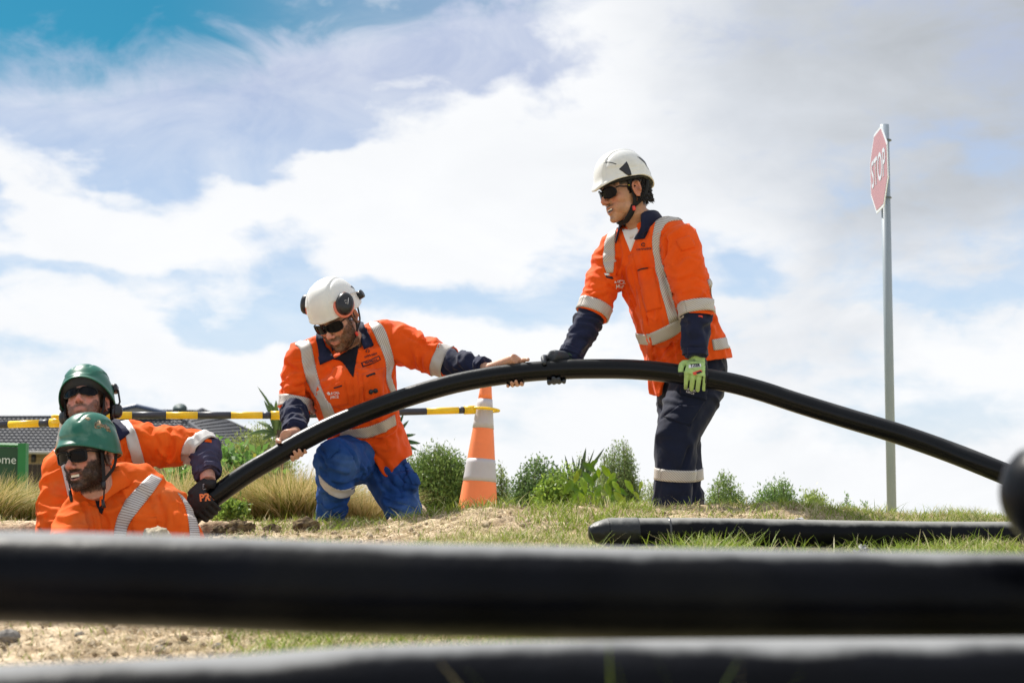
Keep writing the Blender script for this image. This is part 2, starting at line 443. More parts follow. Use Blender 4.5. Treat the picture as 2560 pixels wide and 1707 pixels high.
def grass_cols(n, green=.6):
    a = RNG.random((n, 1)); t = RNG.random((n, 1))
    g = np.array([.14, .22, .025]) * (1 - t) + np.array([.34, .42, .06]) * t
    s = np.array([.48, .42, .22]) * (1 - t) + np.array([.68, .62, .40]) * t
    return np.where(a < green, g, s)
def keep_out(x, y):
    # keep turf off the trench, and out from under the lying pipe
    return hole(x, y) < .02
def build_grass():
    # short lawn
    n = 210000
    y = RNG.uniform(2.7, 7.0, n) ; x = RNG.uniform(-.43, .43, n) * y
    d = dirtmask(x, y); P = np.stack([x, y, 0 * x], 1)
    clump = fbm(P * 5 + 40, 3)
    pk = (1 - d) ** 1.3 * (0.35 + 1.0 * sstep(-.35, .45, clump)) + .03
    k = (RNG.random(n) < pk) & keep_out(x, y)
    x = x[k]; y = y[k]; clump = clump[k]; n = len(x)
    h = RNG.uniform(.014, .04, n) * (1 + .8 * np.clip(clump, 0, 1)); w = RNG.uniform(.0016, .0034, n)
    z = zg(x, y) - .003
    cols = grass_cols(n, .62); 
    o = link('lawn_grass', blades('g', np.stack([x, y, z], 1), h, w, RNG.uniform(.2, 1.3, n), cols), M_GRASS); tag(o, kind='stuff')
    # longer tufts, denser by the lying pipe and along the crest
    P = []
    def tuft(px, py, Y, c, r, hh):
        p = W(px, py, Y); return (p.x, Y, c, r, hh)
    T = []
    for _ in range(230):
        yy = random.uniform(4.2, 6.0); xx = random.uniform(.1, 2.4)
        T.append((xx, yy, random.randint(6, 14), .035, random.uniform(.03, .065)))
    for _ in range(240):
        yy = random.uniform(4.25, 4.62); xx = random.uniform(1.1, 1.75) if random.random() < .6 else random.uniform(.2, 1.7)
        T.append((xx, yy, random.randint(6, 14), .03, random.uniform(.045, .10)))
    for _ in range(60):
        T.append((random.gauss(.60, .06) , random.uniform(4.35, 4.55), 12, .03, random.uniform(.06, .11)))
    for _ in range(90):
        yy = random.uniform(5.1, 5.8); T.append((random.uniform(.05, .55), yy, random.randint(8, 16), .04, random.uniform(.04, .07)))
    for _ in range(160):     # along the crest on the right
        T.append((random.uniform(.85, 2.6), random.uniform(5.5, 6.0), random.randint(5, 10), .04, random.uniform(.025, .055)))
    for _ in range(150):     # at the kneeling man
        T.append((random.uniform(-1.1, .1), random.uniform(5.7, 6.3), random.randint(6, 12), .04, random.uniform(.03, .075)))
    for _ in range(60):
        T.append((random.uniform(-.6, .2), random.uniform(3.0, 3.6), random.randint(6, 12), .04, random.uniform(.03, .06)))
    xs, ys, hs, ln = [], [], [], []
    for (x0, y0, c, r, hh) in T:
        for _ in range(c):
            xs.append(x0 + random.gauss(0, r)); ys.append(y0 + random.gauss(0, r)); hs.append(hh * random.uniform(.5, 1.25)); ln.append(random.uniform(.2, 1.3))
    x = np.array(xs); y = np.array(ys); k = keep_out(x, y) & ~((np.abs(y - lying_y(x)) < .055) & (x > .33)); x = x[k]; y = y[k]; h = np.array(hs)[k]; ln = np.array(ln)[k]; n = len(x)
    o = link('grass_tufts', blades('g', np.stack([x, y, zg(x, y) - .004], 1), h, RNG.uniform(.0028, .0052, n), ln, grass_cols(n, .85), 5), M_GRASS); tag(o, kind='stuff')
    # dead straw lying about
    n = 70000; y = RNG.uniform(2.8, 6.6, n); x = RNG.uniform(-.42, .42, n) * y
    k = keep_out(x, y) & (RNG.random(n) < .35 + .65 * (x > -1)); x = x[k]; y = y[k]; n = len(x)
    t = RNG.random((n, 1)); c = np.array([.36, .26, .14]) * (1 - t) + np.array([.66, .56, .38]) * t
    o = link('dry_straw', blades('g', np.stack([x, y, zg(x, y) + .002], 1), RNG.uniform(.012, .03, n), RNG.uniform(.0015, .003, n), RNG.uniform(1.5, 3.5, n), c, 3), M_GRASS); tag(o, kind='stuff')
    # small crumbs of soil and gravel
    n = 9000; y = RNG.uniform(2.7, 6.3, n); x = RNG.uniform(-.43, .43, n) * y
    k = (RNG.random(n) < .12 + .88 * dirtmask(x, y)) & keep_out(x, y); x = x[k]; y = y[k]; n = len(x)
    s_ = .003 + .012 * RNG.random(n) ** 4; z = zg(x, y) + s_ * .3
    base = np.array([(1, 0, 0), (-1, 0, 0), (0, 1, 0), (0, -1, 0), (0, 0, 1), (0, 0, -1)], float)
    V = base[None] * (s_[:, None, None] * RNG.uniform(.6, 1.3, (n, 6, 1))); a = RNG.uniform(0, 6.3, n); ca, sa = np.cos(a), np.sin(a)
    V = np.stack([V[..., 0] * ca[:, None] - V[..., 1] * sa[:, None], V[..., 0] * sa[:, None] + V[..., 1] * ca[:, None], V[..., 2]], 2) + np.stack([x, y, z], 1)[:, None, :]
    F0 = np.array([(0, 2, 4), (2, 1, 4), (1, 3, 4), (3, 0, 4), (2, 0, 5), (1, 2, 5), (3, 1, 5), (0, 3, 5)])
    F = ((np.arange(n) * 6)[:, None, None] + F0[None]).reshape(-1, 3)
    me = mesh_np(V.reshape(-1, 3), F); t = RNG.random((n, 1)); color_attr(me, np.repeat(np.array([.20, .145, .09]) * (1 - t) + np.array([.48, .40, .29]) * t, 6, 0))
    o = link('soil_crumbs', me, mat('crumb', attr='Col', rough=.95, spec=.1), smooth=False); tag(o, kind='stuff')

# ------------------------------------------------------------------ pipes
M_PIPE = mat('black_polyethylene', (.003, .0035, .005), rough=.22, spec=.24, var=.3, vscale=5, bump=.0006, bscale=60)
M_PIPED = mat('dusty_highlit_polyethylene', (.003, .0035, .006), rough=.36, spec=.10, var=.4, vscale=9, var2=(.010, .010, .010), v2thr=(.55, .85), bump=.0012, bscale=45, vdist=.5)
def dust_and_highlight(m, col=(.27, .275, .28), lo=.74, hi=1.02, amount=1.0, scale=7.0):
    # pale film on the upper side: soil dust plus a painted top highlight, patchy
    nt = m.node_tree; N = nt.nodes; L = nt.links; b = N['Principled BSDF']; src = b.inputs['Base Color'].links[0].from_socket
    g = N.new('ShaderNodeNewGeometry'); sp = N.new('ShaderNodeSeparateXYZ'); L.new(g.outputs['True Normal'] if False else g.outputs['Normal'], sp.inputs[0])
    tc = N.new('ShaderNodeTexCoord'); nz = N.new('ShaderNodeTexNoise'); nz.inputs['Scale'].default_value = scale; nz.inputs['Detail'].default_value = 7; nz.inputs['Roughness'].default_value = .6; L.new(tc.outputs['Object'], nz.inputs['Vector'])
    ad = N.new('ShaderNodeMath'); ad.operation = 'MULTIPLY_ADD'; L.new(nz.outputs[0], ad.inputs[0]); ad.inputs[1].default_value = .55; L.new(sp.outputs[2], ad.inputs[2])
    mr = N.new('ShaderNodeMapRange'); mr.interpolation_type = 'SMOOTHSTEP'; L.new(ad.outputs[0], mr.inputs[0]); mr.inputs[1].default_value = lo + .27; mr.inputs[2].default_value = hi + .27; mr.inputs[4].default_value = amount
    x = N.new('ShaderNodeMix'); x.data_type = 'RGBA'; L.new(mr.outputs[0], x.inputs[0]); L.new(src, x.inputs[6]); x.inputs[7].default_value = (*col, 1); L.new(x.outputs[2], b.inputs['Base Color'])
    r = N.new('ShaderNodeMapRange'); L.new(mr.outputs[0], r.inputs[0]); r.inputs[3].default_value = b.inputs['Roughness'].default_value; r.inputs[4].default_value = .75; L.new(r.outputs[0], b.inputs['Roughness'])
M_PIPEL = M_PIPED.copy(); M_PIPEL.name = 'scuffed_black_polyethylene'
dust_and_highlight(M_PIPED); dust_and_highlight(M_PIPEL, (.30, .295, .28), .50, .95, .95, 16.0)
dust_and_highlight(M_PIPE, (.06, .06, .06), .6, .98, .7, 5.0)
PR = .0425
def pipe_pts(px_pts, n=80):
    """px_pts: (px, py, Y)"""
    Q = spline(px_pts, n); return [W(a, b, c) for a, b, c in Q]
def lying_y(x): return np.interp(x, [.3, 1.0, 1.75, 2.6], [4.64, 4.72, 4.92, 5.1])
LIFT = [(410, 1380, 6.02), (485, 1284, 6.02), (552, 1230, 6.02), (620, 1182, 6.03), (674, 1150, 6.04), (754, 1103, 6.06), (849, 1056, 6.08), (990, 1002, 6.10), (1111, 965, 6.12), (1200, 946, 6.12), (1290, 933, 6.10), (1370, 926, 6.09), (1478, 922, 6.07),
        (1621, 926, 6.02), (1796, 951, 5.97), (1892, 974, 5.93), (2000, 1009, 5.88), (2120, 1046, 5.82), (2230, 1079, 5.76), (2360, 1124, 5.7), (2485, 1173, 5.6), (2700, 1262, 5.5), (3000, 1400, 5.3)]
LP = pipe_pts(LIFT, 160)
def pipe_near(px):
    """point and tangent of the lifted pipe nearest photo column px"""
    best = min(range(1, len(LP) - 1), key=lambda i: abs(LP[i].x / (LP[i].y * math.cos(PITCH) + (LP[i].z - CAMZ) * math.sin(PITCH)) * FPX + 1280 - px))
    return LP[best], (LP[best + 1] - LP[best - 1]).normalized()
def build_pipes():
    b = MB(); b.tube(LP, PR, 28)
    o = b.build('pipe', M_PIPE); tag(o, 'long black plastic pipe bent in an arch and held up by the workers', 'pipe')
    # lying pipe with capped, taped nose
    p0 = W(1492, 1325, 4.64)
    pts = []; 
    for x in np.linspace(p0.x + .035, 3.2, 60):
        y = float(np.interp(x, [.25, 1.0, 1.75, 2.6, 3.3], [4.64, 4.72, 4.92, 5.1, 5.3])); 
        z = float(np.interp(x, [.25, .6, 1.1, 1.7, 2.2], [.258, .259, .255, .254, .250])) + .004 * math.sin(x * 3)
        pts.append(Vector((x, y, z)))
    d = (pts[0] - pts[1]).normalized()
    root = empty('pipe', pts[0], 'black pipe with a taped tapered nose lying straight on the grass', 'pipe')
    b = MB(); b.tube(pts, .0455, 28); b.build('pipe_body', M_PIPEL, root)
    b = MB(); q = pts[0]
    b.tube([q - d * .10, q - d * .095, q - d * .01, q + d * .008, q + d * .040, q + d * .058, q + d * .062], [.0460, .0472, .0468, .044, .033, .022, .017], 24)
    me = b.mesh(); V = np.empty(len(me.vertices) * 3, np.float32); me.vertices.foreach_get('co', V)
    mt = mat('duct_tape', (.010, .011, .014), rough=.3, spec=.35, var=.35, vscale=30, bump=.004, bscale=35); dust_and_highlight(mt, (.26, .26, .25), .45, 1.0, .8, 22.0)
    o = link('nose_cap', me, mt, root)
    b = MB(); q = pts[4]; dd = (pts[5] - pts[4]).normalized()
    b.tube([q, q + dd * .006], .0472, 28)
    b.build('tape_band', mat('tape_band', (.05, .05, .055), rough=.28), root)
    # torn flap of tape on top
    b = MB(); q = W(1990, 1300, 4.90)
    for k in range(5):
        a = q + Vector((random.uniform(-.018, .018), random.uniform(-.01, .01), random.uniform(-.004, .004))); 
        b.loft([[a + Vector((0, 0, 0)), a + Vector((.014, .004, .0))], [a + Vector((.010, -.010, .006)), a + Vector((.024, -.006, .010))], [a + Vector((.02, -.016, .002)), a + Vector((.030, -.014, .004))]], closed=False)
    b.build('torn_tape', mat('torn_tape', (.35, .35, .36), rough=.3), root)
    # big out-of-focus pipes in front
    T = [(-400, 1438, 1.36), (0, 1441, 1.34), (400, 1452, 1.33), (900, 1470, 1.33), (1280, 1478, 1.33), (1700, 1486, 1.33), (2100, 1492, 1.33), (2560, 1498, 1.34), (3000, 1500, 1.36)]
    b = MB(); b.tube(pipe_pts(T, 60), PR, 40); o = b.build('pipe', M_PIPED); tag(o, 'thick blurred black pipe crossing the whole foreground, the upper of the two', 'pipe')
    T = [(-500, 1830, 1.10), (0, 1802, 1.12), (300, 1789, 1.13), (600, 1773, 1.14), (900, 1752, 1.14), (1280, 1738, 1.16), (1800, 1734, 1.15), (2560, 1731, 1.14), (3000, 1730, 1.13)]
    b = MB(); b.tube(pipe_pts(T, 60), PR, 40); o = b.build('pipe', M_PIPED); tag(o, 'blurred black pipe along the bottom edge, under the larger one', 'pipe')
    # rounded pipe end at the right edge
    e = W(2628, 1236, 1.30)
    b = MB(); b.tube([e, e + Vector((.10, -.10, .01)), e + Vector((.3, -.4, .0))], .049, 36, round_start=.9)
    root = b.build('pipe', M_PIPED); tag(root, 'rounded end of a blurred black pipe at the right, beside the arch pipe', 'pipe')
build_pipes()
build_grass()
# foreground stalks before the bottom pipe
def fore_grass():
    mb = []; xs = []
    specs = [(1290, 1668), (1345, 1664), (1530, 1652), (1610, 1692), (1715, 1672), (1740, 1656), (1835, 1668), (1870, 1692)]
    n = len(specs); pts = []; h = []
    for (a, b_) in specs:
        t = W(a, b_, .97); gz = zg1(t.x, .97); pts.append((t.x, .97, gz)); h.append(max(t.z - gz, .02))
    o = link('grass_stalks', blades('g', np.array(pts), np.array(h) * 1.15, np.full(n, .0026), RNG.uniform(.05, .7, n), grass_cols(n, .6) * .55, 6), M_GRASS); tag(o, kind='stuff')
fore_grass()

# ------------------------------------------------------------------ clods, stones, litter
def rock(name, loc, size, m, label, cat, group=None, rough=.25, fr=5, seed=0, flat=.7):
    b = MB(); b.ell((0, 0, 0), (1, 1, 1), nu=28, nv=18)
    V = np.array(b.v); n = V / np.linalg.norm(V, axis=1)[:, None]
    r = 1 + rough * fbm(n * fr * .35 + seed, 4) + rough * .35 * ridged(n * fr + seed, 2)
    V = n * r[:, None] * np.array([size, size, size * flat])
    b.v = [tuple(v) for v in V]
    o = b.build(name, m); o.location = loc; tag(o, label, cat, group); return o
M_CLODD = mat('dark_turned_soil', (.075, .052, .034), rough=.95, spec=.1, var=.5, vscale=70, bump=.006, bscale=90, var2=(.20, .15, .08))
M_CLODL = mat('pale_clay', (.42, .36, .27), rough=.95, spec=.1, var=.35, vscale=50, bump=.004, bscale=90)
M_STONE = mat('grey_stone', (.20, .185, .17), rough=.85, spec=.2, var=.3, vscale=40, bump=.002, bscale=90)
def clods():
    D = [(335, 1322, 5.40, .062, M_CLODL, 'pale crumbly clay clod below the chest of the man in front'), (392, 1328, 5.38, .046, M_CLODL, 'smaller pale clay clod right of the pale one by the front man'),
         (600, 1326, 5.60, .050, M_CLODD, 'wide dark torn sod lying left of the other sods'), (548, 1328, 5.6, .028, M_CLODD, 'small dark crumb of sod at the left of the sods'),
         (682, 1330, 5.6, .030, M_CLODD, 'middle small dark sod between two larger sods'), (765, 1328, 5.6, .044, M_CLODD, 'round dark sod nearest the kneeling man'),
         (20, 1575, 3.35, .024, M_STONE, 'grey brown stone at the left edge under the foreground pipe'), (398, 1600, 3.25, .014, M_STONE, 'stone furthest right of three dark stones in the bare soil'),
         (200, 1572, 3.4, .011, M_STONE, 'small dark stone in bare soil beside the big left stone'), (545, 1597, 3.3, .012, M_STONE, 'dark stone in soil left of the turf patch'),
         (690, 1612, 3.2, .013, M_STONE, 'dark stone at the turf edge under the pipe')]
    for k, (a, b_, Y, s_, m, lab) in enumerate(D):
        p = W(a, b_, Y); g = 'clods of dug soil' if m is not M_STONE else 'stones in the bare soil'
        rock('dirt_clod' if m is not M_STONE else 'stone', (p.x, Y, zg1(p.x, Y) + s_ * .45), s_, m, lab, 'clod' if m is not M_STONE else 'stone', g, seed=k * 3.1, rough=.38 if m is M_CLODD else .25, fr=7)
    # crumpled scrap of plastic film
    b = MB(); p = W(2150, 1358, 4.45); c = Vector((p.x, 4.45, zg1(p.x, 4.45)))
    for s_, (lx, lz, sc) in enumerate(((0, .032, 1.0), (-.012, .008, .8), (.012, .052, .7))):
        G = []; 
        for i in range(7):
            G.append([c + Vector((lx + (j - 3) * .006 * sc + .004 * math.sin(i * 2.1 + s_), .012 * math.sin(j * 1.9 + i * 1.3 + s_), lz + (i - 3) * .006 * sc + .004 * math.cos(j * 2.3))) for j in range(7)])
        b.loft(G, closed=False)
    o = b.build('plastic_scrap', mat('crumpled_film', (.62, .61, .62), rough=.4, var=.3, vscale=60)); tag(o, 'crumpled white scrap of plastic film in the grass before the lying pipe', 'litter')
clods()
# ------------------------------------------------------------------ people: tools
class Fr:
    """local frame: r = person's right, f = forward, u = up"""
    def __init__(s, o, F, U):
        s.o = Vector(o); s.F = Vector(F).normalized(); U = Vector(U)
        s.R = s.F.cross(U).normalized(); s.U = s.R.cross(s.F).normalized()
        s.M = Matrix((s.R, s.F, s.U)).transposed()
    def at(s, r, f, u): return s.o + s.R * r + s.F * f + s.U * u
    def loc(s, V):
        return (np.asarray(V) - np.array(s.o)) @ np.array([tuple(s.R), tuple(s.F), tuple(s.U)]).T
    def tilt(s, yaw=0, pitch=0, roll=0):
        """yaw to the person's left, pitch nose down, roll head to the person's left, degrees"""
        y, p, r = map(math.radians, (yaw, pitch, roll))
        Rz = Matrix.Rotation(y, 3, s.U); F = Rz @ s.F; Rr = Rz @ s.R
        Rx = Matrix.Rotation(-p, 3, Rr); F = Rx @ F; U = Rx @ s.U
        Ry = Matrix.Rotation(-r, 3, F); U = Ry @ U
        return Fr(s.o, F, U)
def head_shape(mb, h, k=1.0, jaw=1.0, open_mouth=0.0, nose=1.0, smile=0.0):
    """head in frame h; k scales"""
    def E(r, f, u, a, b, c, R=None, nu=20, nv=14):
        mb.ell(h.at(r * k, f * k, u * k), (a * k, b * k, c * k), R=h.M if R is None else R, nu=nu, nv=nv)
    E(0, -.012, .045, .077, .098, .082, nu=28, nv=20)
    E(0, .032, -.005, .066, .064, .085, nu=28, nv=20)
    E(0, .030, -.055, .058 * jaw, .058, .045)
    E(0, .062, -.078, .036 * jaw, .032, .028)
    E(0, .082, -.094, .022 * jaw, .017, .016)
    for s in (-1, 1):
        E(s * .036, .060, -.020, .028, .025, .028)
        E(s * .036, .03, -.058, .022 * jaw, .046, .032)
        E(s * .030, .062, -.050, .026, .026, .032)
        # ear: plate and rim
        a = h.at(s * .076 * k, -.008 * k, .0); 
        er = Fr(a, (h.F * .30 * 1 + h.R * s * .95), h.U + h.F * -.15)
        mb.ell(a + h.R * s * .003, (.018 * k, .0062 * k, .030 * k), R=er.M)
        pts = [er.at(x * k, .012 * k, z * k) for x, z in ((s*.013, -.010), (s*.004, .026), (-s*.009, .030), (-s*.018, .020), (-s*.019, .004), (-s*.012, -.014), (-s*.002, -.030), (s*.008, -.026))]
        Q = spline(pts, 22); mb.tube([Vector(q) for q in Q], .0050 * k, 8)
        mb.ell(er.at(s * .004 * k, .006 * k, -.002 * k), (.006 * k, .008 * k, .009 * k), R=er.M, nu=8, nv=6)
    E(0, .082, .036, .048, .018, .012)
    n = [h.at(0, f * k, u * k) for f, u in ((.088, .030), (.098, .010), (.108 + .006 * nose, -.008), (.114 + .008 * nose, -.020))]
    mb.tube(n, [.007 * k, .0085 * k, .010 * k, .0115 * k], 12, round_end=.8)
    for s in (-1, 1): E(s * .0115, .104, -.026, .008, .012, .008, nu=10, nv=8)
    E(0, .098, -.030, .007, .012, .006, nu=10, nv=8)
    E(0, .083 - .012 * open_mouth, -.052, .030, .020, .020)
    g = .004 + .007 * open_mouth
    for uu, w_, r_, ff in ((-.0515 + g * .35, .025 + .004 * open_mouth, .0050, .1005), (-.0610 - g, .022 + .004 * open_mouth, .0058, .0985)):
        xs = np.linspace(-w_, w_, 11); mb.tube([h.at(x * k, (ff - 20 * x * x) * k, (uu + (4 + 6 * smile) * x * x - (0 if uu > -.055 else -g * .8 * (x / w_) ** 2)) * k) for x in xs], [(r_ * (1 - .62 * abs(x / w_) ** 1.6)) * k for x in xs], 10)
    for s in (-1, 1): E(s * .031, .078, -.050 + .006 * smile, .009, .010, .012, nu=10, nv=8)
def skin_colors(V, h, k=1.0, skin=(.52, .30, .20), beard=None, bden=.85, lips=(.42, .15, .12), open_mouth=0.0, hair=None, stubble=0.0, mous=None, base=None):
    q = h.loc(V) / k; r, f, u = q[:, 0], q[:, 1], q[:, 2]; ar = np.abs(r)
    n = len(V); c = np.repeat(np.array([skin], float), n, 0) if base is None else base.copy()
    nz = fbm(q * 130, 3); lo = fbm(q * 12 + 5, 2)
    head = (u > -.13) & (u < .2) & (f > -.2) & (ar < .12)
    # redder nose, cheeks, ears
    red = np.clip(np.exp(-((ar - .038) ** 2 / .0004 + (u + .018) ** 2 / .0006)) * (f > .05) + np.exp(-(ar ** 2 / .0004 + (u + .02) ** 2 / .0003)) * (f > .1) + (ar > .079) * .8, 0, 1) * head
    c *= 1 + red[:, None] * np.array([.12, -.22, -.22]) + .08 * nz[:, None] * np.array([1, 1, 1])
    def mixin(w, col):
        nonlocal c
        w = np.clip(w, 0, 1)[:, None] * head[:, None]; c = c * (1 - w) + np.array(col) * w
    if beard is not None:
        # jaw, chin, sideburns
        line = -.040 + np.clip(ar - .030, 0, .05) * 1.05
        mask = sstep(.005, -.006, u - line + .006 * nz) * sstep(-.122, -.108, u) * sstep(-.012, 0, f)
        mask = np.maximum(mask, sstep(.058, .064, ar) * sstep(.04, .035, u) * sstep(-.02, -.01, u) * sstep(.02, .026, f) * sstep(.048, .040, f))
        mouth = np.exp(-((r / .023) ** 4 + ((u + .058) / (.0075 + .007 * open_mouth)) ** 4))
        mou = np.exp(-((r / .034) ** 4 + ((u + .038 + 4 * r * r) / .0085) ** 4)) * (f > .07)
        mask = np.clip(np.maximum(mask * (1 - mouth), mou), 0, 1) * (1 - .8 * np.exp(-((r / .016) ** 2 + ((u + .024) / .008) ** 2)))
        mixin(mask * bden * (1 + .12 * nz + .08 * lo), beard)
    if mous is not None:
        mixin(np.exp(-((r / .028) ** 4 + ((u + .040) / .006) ** 4)) * (f > .07) * .75 * (1 + .3 * nz), mous)
        mixin(np.exp(-((r / .014) ** 4 + ((u + .088) / .008) ** 4)) * (f > .07) * .35 * (1 + .3 * nz), mous)
    if stubble: mixin(stubble * sstep(-.02, -.05, u) * (f > 0), (.12, .08, .06))
    # lips and open mouth
    lp = np.exp(-((r / .024) ** 4 + ((u + .0575) / (.0095 + .0055 * open_mouth)) ** 4)) * (f > .083)
    mixin(lp * .8, lips)
    if open_mouth:
        mixin(np.exp(-((r / .022) ** 4 + ((u + .059) / (.0075 * open_mouth)) ** 4)) * (f > .06) * (f < .0985) * 1.3, (.05, .012, .01))
    mixin(np.exp(-(((ar - .008) / .0035) ** 2 + ((u + .031) / .003) ** 2)) * (f > .09) * .9, (.08, .03, .02))   # nostrils
    ec = np.exp(-(((f + .006) / .007) ** 2 + ((u + .002) / .010) ** 2)) * (ar > .074); mixin(ec * .55, (.16, .06, .045))  # shade of the ear hollow painted into the skin colour
    if hair is not None:
        hm = np.maximum(sstep(.020, .035, u + .004 * nz) * (f < .055), 1 * (f < -.035) * sstep(-.075, -.055, u) * (ar < .078)) 
        hm = np.maximum(hm, (ar > .058) * (f > -.02) * (f < .028 + .004 * nz) * (u > -.012) * (ar < .078) * 1.0)
        mixin(hm, hair)
        br = np.exp(-(((ar - .032) / .019) ** 4 + ((u - .037 + (ar - .03) * .12) / .006) ** 4)) * (f > .06)
        mixin(br * .8, hair)
    return c
def whiskers(V, F, h, k, name, parent, col, n=5000, length=.006, seed=0, thr=.5):
    """short beard hairs standing on the jaw"""
    rn = np.random.default_rng(seed); q = h.loc(V) / k; r, f, u = q[:, 0], q[:, 1], q[:, 2]; ar = np.abs(r)
    line = -.038 + np.clip(ar - .030, 0, .05) * 1.05
    m = (u < line) & (u > -.118) & (f > -.004) & (ar < .085) & ~((ar < .021) & (np.abs(u + .058) < .011)) | ((ar < .030) & (np.abs(u + .039) < .007) & (f > .08))
    Nn = normals(V, F); idx = np.where(m)[0]
    if not len(idx): return
    idx = rn.choice(idx, n); P = V[idx] + rn.normal(size=(n, 3)) * .0015; N0 = Nn[idx]
    d = N0 * .55 - np.array(h.U) * rn.uniform(.3, .9, (n, 1)) + rn.normal(size=(n, 3)) * .25; d /= np.linalg.norm(d, axis=1)[:, None]
    sd = np.cross(d, rn.normal(size=(n, 3))); sd /= np.linalg.norm(sd, axis=1)[:, None]; L = length * rn.uniform(.5, 1.2, (n, 1)); P = P - N0 * .0012
    VV = np.stack([P - sd * .0006, P + sd * .0006, P + d * L], 1).reshape(-1, 3); me = mesh_np(VV, (np.arange(n) * 3)[:, None] + np.array([0, 1, 2]))
    o = link(name, me, mat('beard_hair', col, rough=.6, spec=.3, var=.5, vscale=300), parent, smooth=False); tag(o, kind='stuff')
def finger(mb, pts, r0, r1):
    n = len(pts); mb.tube(spline(pts, n * 2), np.linspace(r0, r1, n * 2), 10, round_end=.9, round_start=.6)
def grip_hand(mb, P, T, N, wrist, s=1, index=1, k=1.0, glove=0.0, a_knuckle=42, reach=1.0, thumb=(-45, -75, -105, -128), shift=0.0, thumb_ax=(.034, .040, .040, .036), spread=1.0):
    """a hand closed round a pipe. P on the pipe axis, T axis, N from the axis to the palm, fingers run from N towards s*(T x N);
    index = +1/-1: side along T on which the index finger and thumb lie"""
    P = Vector(P); T = Vector(T).normalized(); N = Vector(N); N = (N - T * N.dot(T)).normalized(); B = T.cross(N) * s
    T = T * index; P = P + T * shift; R = PR
    g = glove
    def at(phi, rad, ax):
        a = math.radians(phi); return P + (N * math.cos(a) + B * math.sin(a)) * rad + T * ax
    # palm: flattened block over the pipe
    rings = []
    for phi, w, th, rr in ((-58, .026, .015, .018), (-45, .034, .017, .017), (-20, .040, .016, .0165), (5, .042, .015, .016), (28, .042, .0135, .014), (a_knuckle, .040, .011, .012)):
        c = at(phi, R + rr * k, .003); a = math.radians(phi); rad = (N * math.cos(a) + B * math.sin(a))
        rings.append([c + T * (w + g) * k * math.copysign(abs(math.cos(q)) ** .75, math.cos(q)) + rad * (th + g) * k * math.sin(q) for q in [2 * math.pi * j / 16 for j in range(16)]])
    mb.loft(rings)
    # wrist link
    c0 = at(-50, R + .018 * k, 0.0); w = Vector(wrist)
    mb.tube([c0 + (c0 - w).normalized() * .02, c0, c0.lerp(w, .5), w], [(.028 + g) * k, (.030 + g) * k, (.028 + g) * k, (.027 + g) * k], 14, ref=T, flat=.82)
    # fingers
    L = (.84, 1.0, .95, .76)
    for i in range(4):
        ax = (.0315 - .021 * i) * k * spread; rr = (.0092, .0096, .0092, .0080)[i] * k + g
        f0 = a_knuckle - 14 + (3, 0, 1, 5)[i]
        st = 112 * L[i] * k * reach
        pts = [at(f0 + st * t, R + rr * 1.05 + (.006 if t == 0 else .002 * math.sin(t * 9)), ax) for t in (0, .12, .28, .42, .58, .72, .86, 1)]
        finger(mb, pts, rr * 1.1, rr * .82)
        mb.ell(at(f0 + 10, R + .017 * k, ax), (rr * 1.2,) * 3, nu=10, nv=8)
    # thumb
    rr = .0108 * k + g
    pts = [at(-40, R + .016, .018 * k)] + [at(a, R + rr * 1.1, x * k) for a, x in zip(thumb, thumb_ax)]
    finger(mb, pts, rr * 1.35, rr * .85)
    mb.ell(at(-42, R + .018, .020 * k), (.017 * k + g, .019 * k + g, .017 * k + g), nu=12, nv=10)

def folds(V, N, segs, seed=0):
    """cloth folds along limb segments: (A, B, along, around, amp, radius[, seed])"""
    D = []; H = []
    for i, sg in enumerate(segs):
        A, B = np.array(sg[0]), np.array(sg[1]); al, ar, amp, rad = sg[2:6]
        d = B - A; L = np.linalg.norm(d); d = d / L; q = V - A; t = q @ d
        tc = np.clip(t, 0, L); P = q - tc[:, None] * d; dist = np.linalg.norm(P, axis=1) / rad
        u = np.cross(d, [0.3, .9, .1]); u /= np.linalg.norm(u); w = np.cross(d, u)
        x = P @ u; y = P @ w; n = seed * 7.7 + i * 13.1
        wx = fbm(np.stack([t * 6, x * 6, y * 6], 1) + n, 2)
        c = np.stack([t * al + x * al * .45 + wx * .9, x * ar, y * ar], 1) + n
        r = 1 - np.abs(pnoise(c)) * 2.6
        c2 = np.stack([t * al * .8 - y * al * .6 + wx, x * ar * 1.2, y * ar * 1.2], 1) + n + 31
        r2 = 1 - np.abs(pnoise(c2)) * 2.6
        mod = sstep(-.35, .35, fbm(np.stack([t, x, y], 1) * 7 + n + 5, 2))
        H.append(1.6 * amp * (np.clip(r, -.5, 1) * .65 * (.35 + .65 * mod) + np.clip(r2, -.5, 1) * .5 * (1 - .6 * mod) - .3)); D.append(dist)
    D = np.array(D); H = np.array(H); w = np.exp(-6 * (D - D.min(0))); w /= w.sum(0)
    return V + N * ((w * H).sum(0))[:, None]
def crease(V, N, lines, bvh):
    """named creases: (px list, width m, depth m) - negative depth cuts in, positive raises a fold"""
    out = V.copy()
    for px, w, dep in lines:
        Q = np.array([tuple(hit(bvh, a, b)[0]) for a, b in spline(px, max(6, 4 * len(px)))])
        k = np.full(len(V), 9.0)
        for a, b in zip(Q[:-1], Q[1:]):
            d = b - a; L2 = (d @ d) + 1e-12; t = np.clip(((V - a) @ d) / L2, 0, 1); k = np.minimum(k, np.linalg.norm(V - a - t[:, None] * d, axis=1))
        g = np.exp(-(k / w) ** 2); out += N * (dep * g - dep * .35 * np.exp(-((k - 1.7 * w) / w) ** 2))[:, None]
    return out
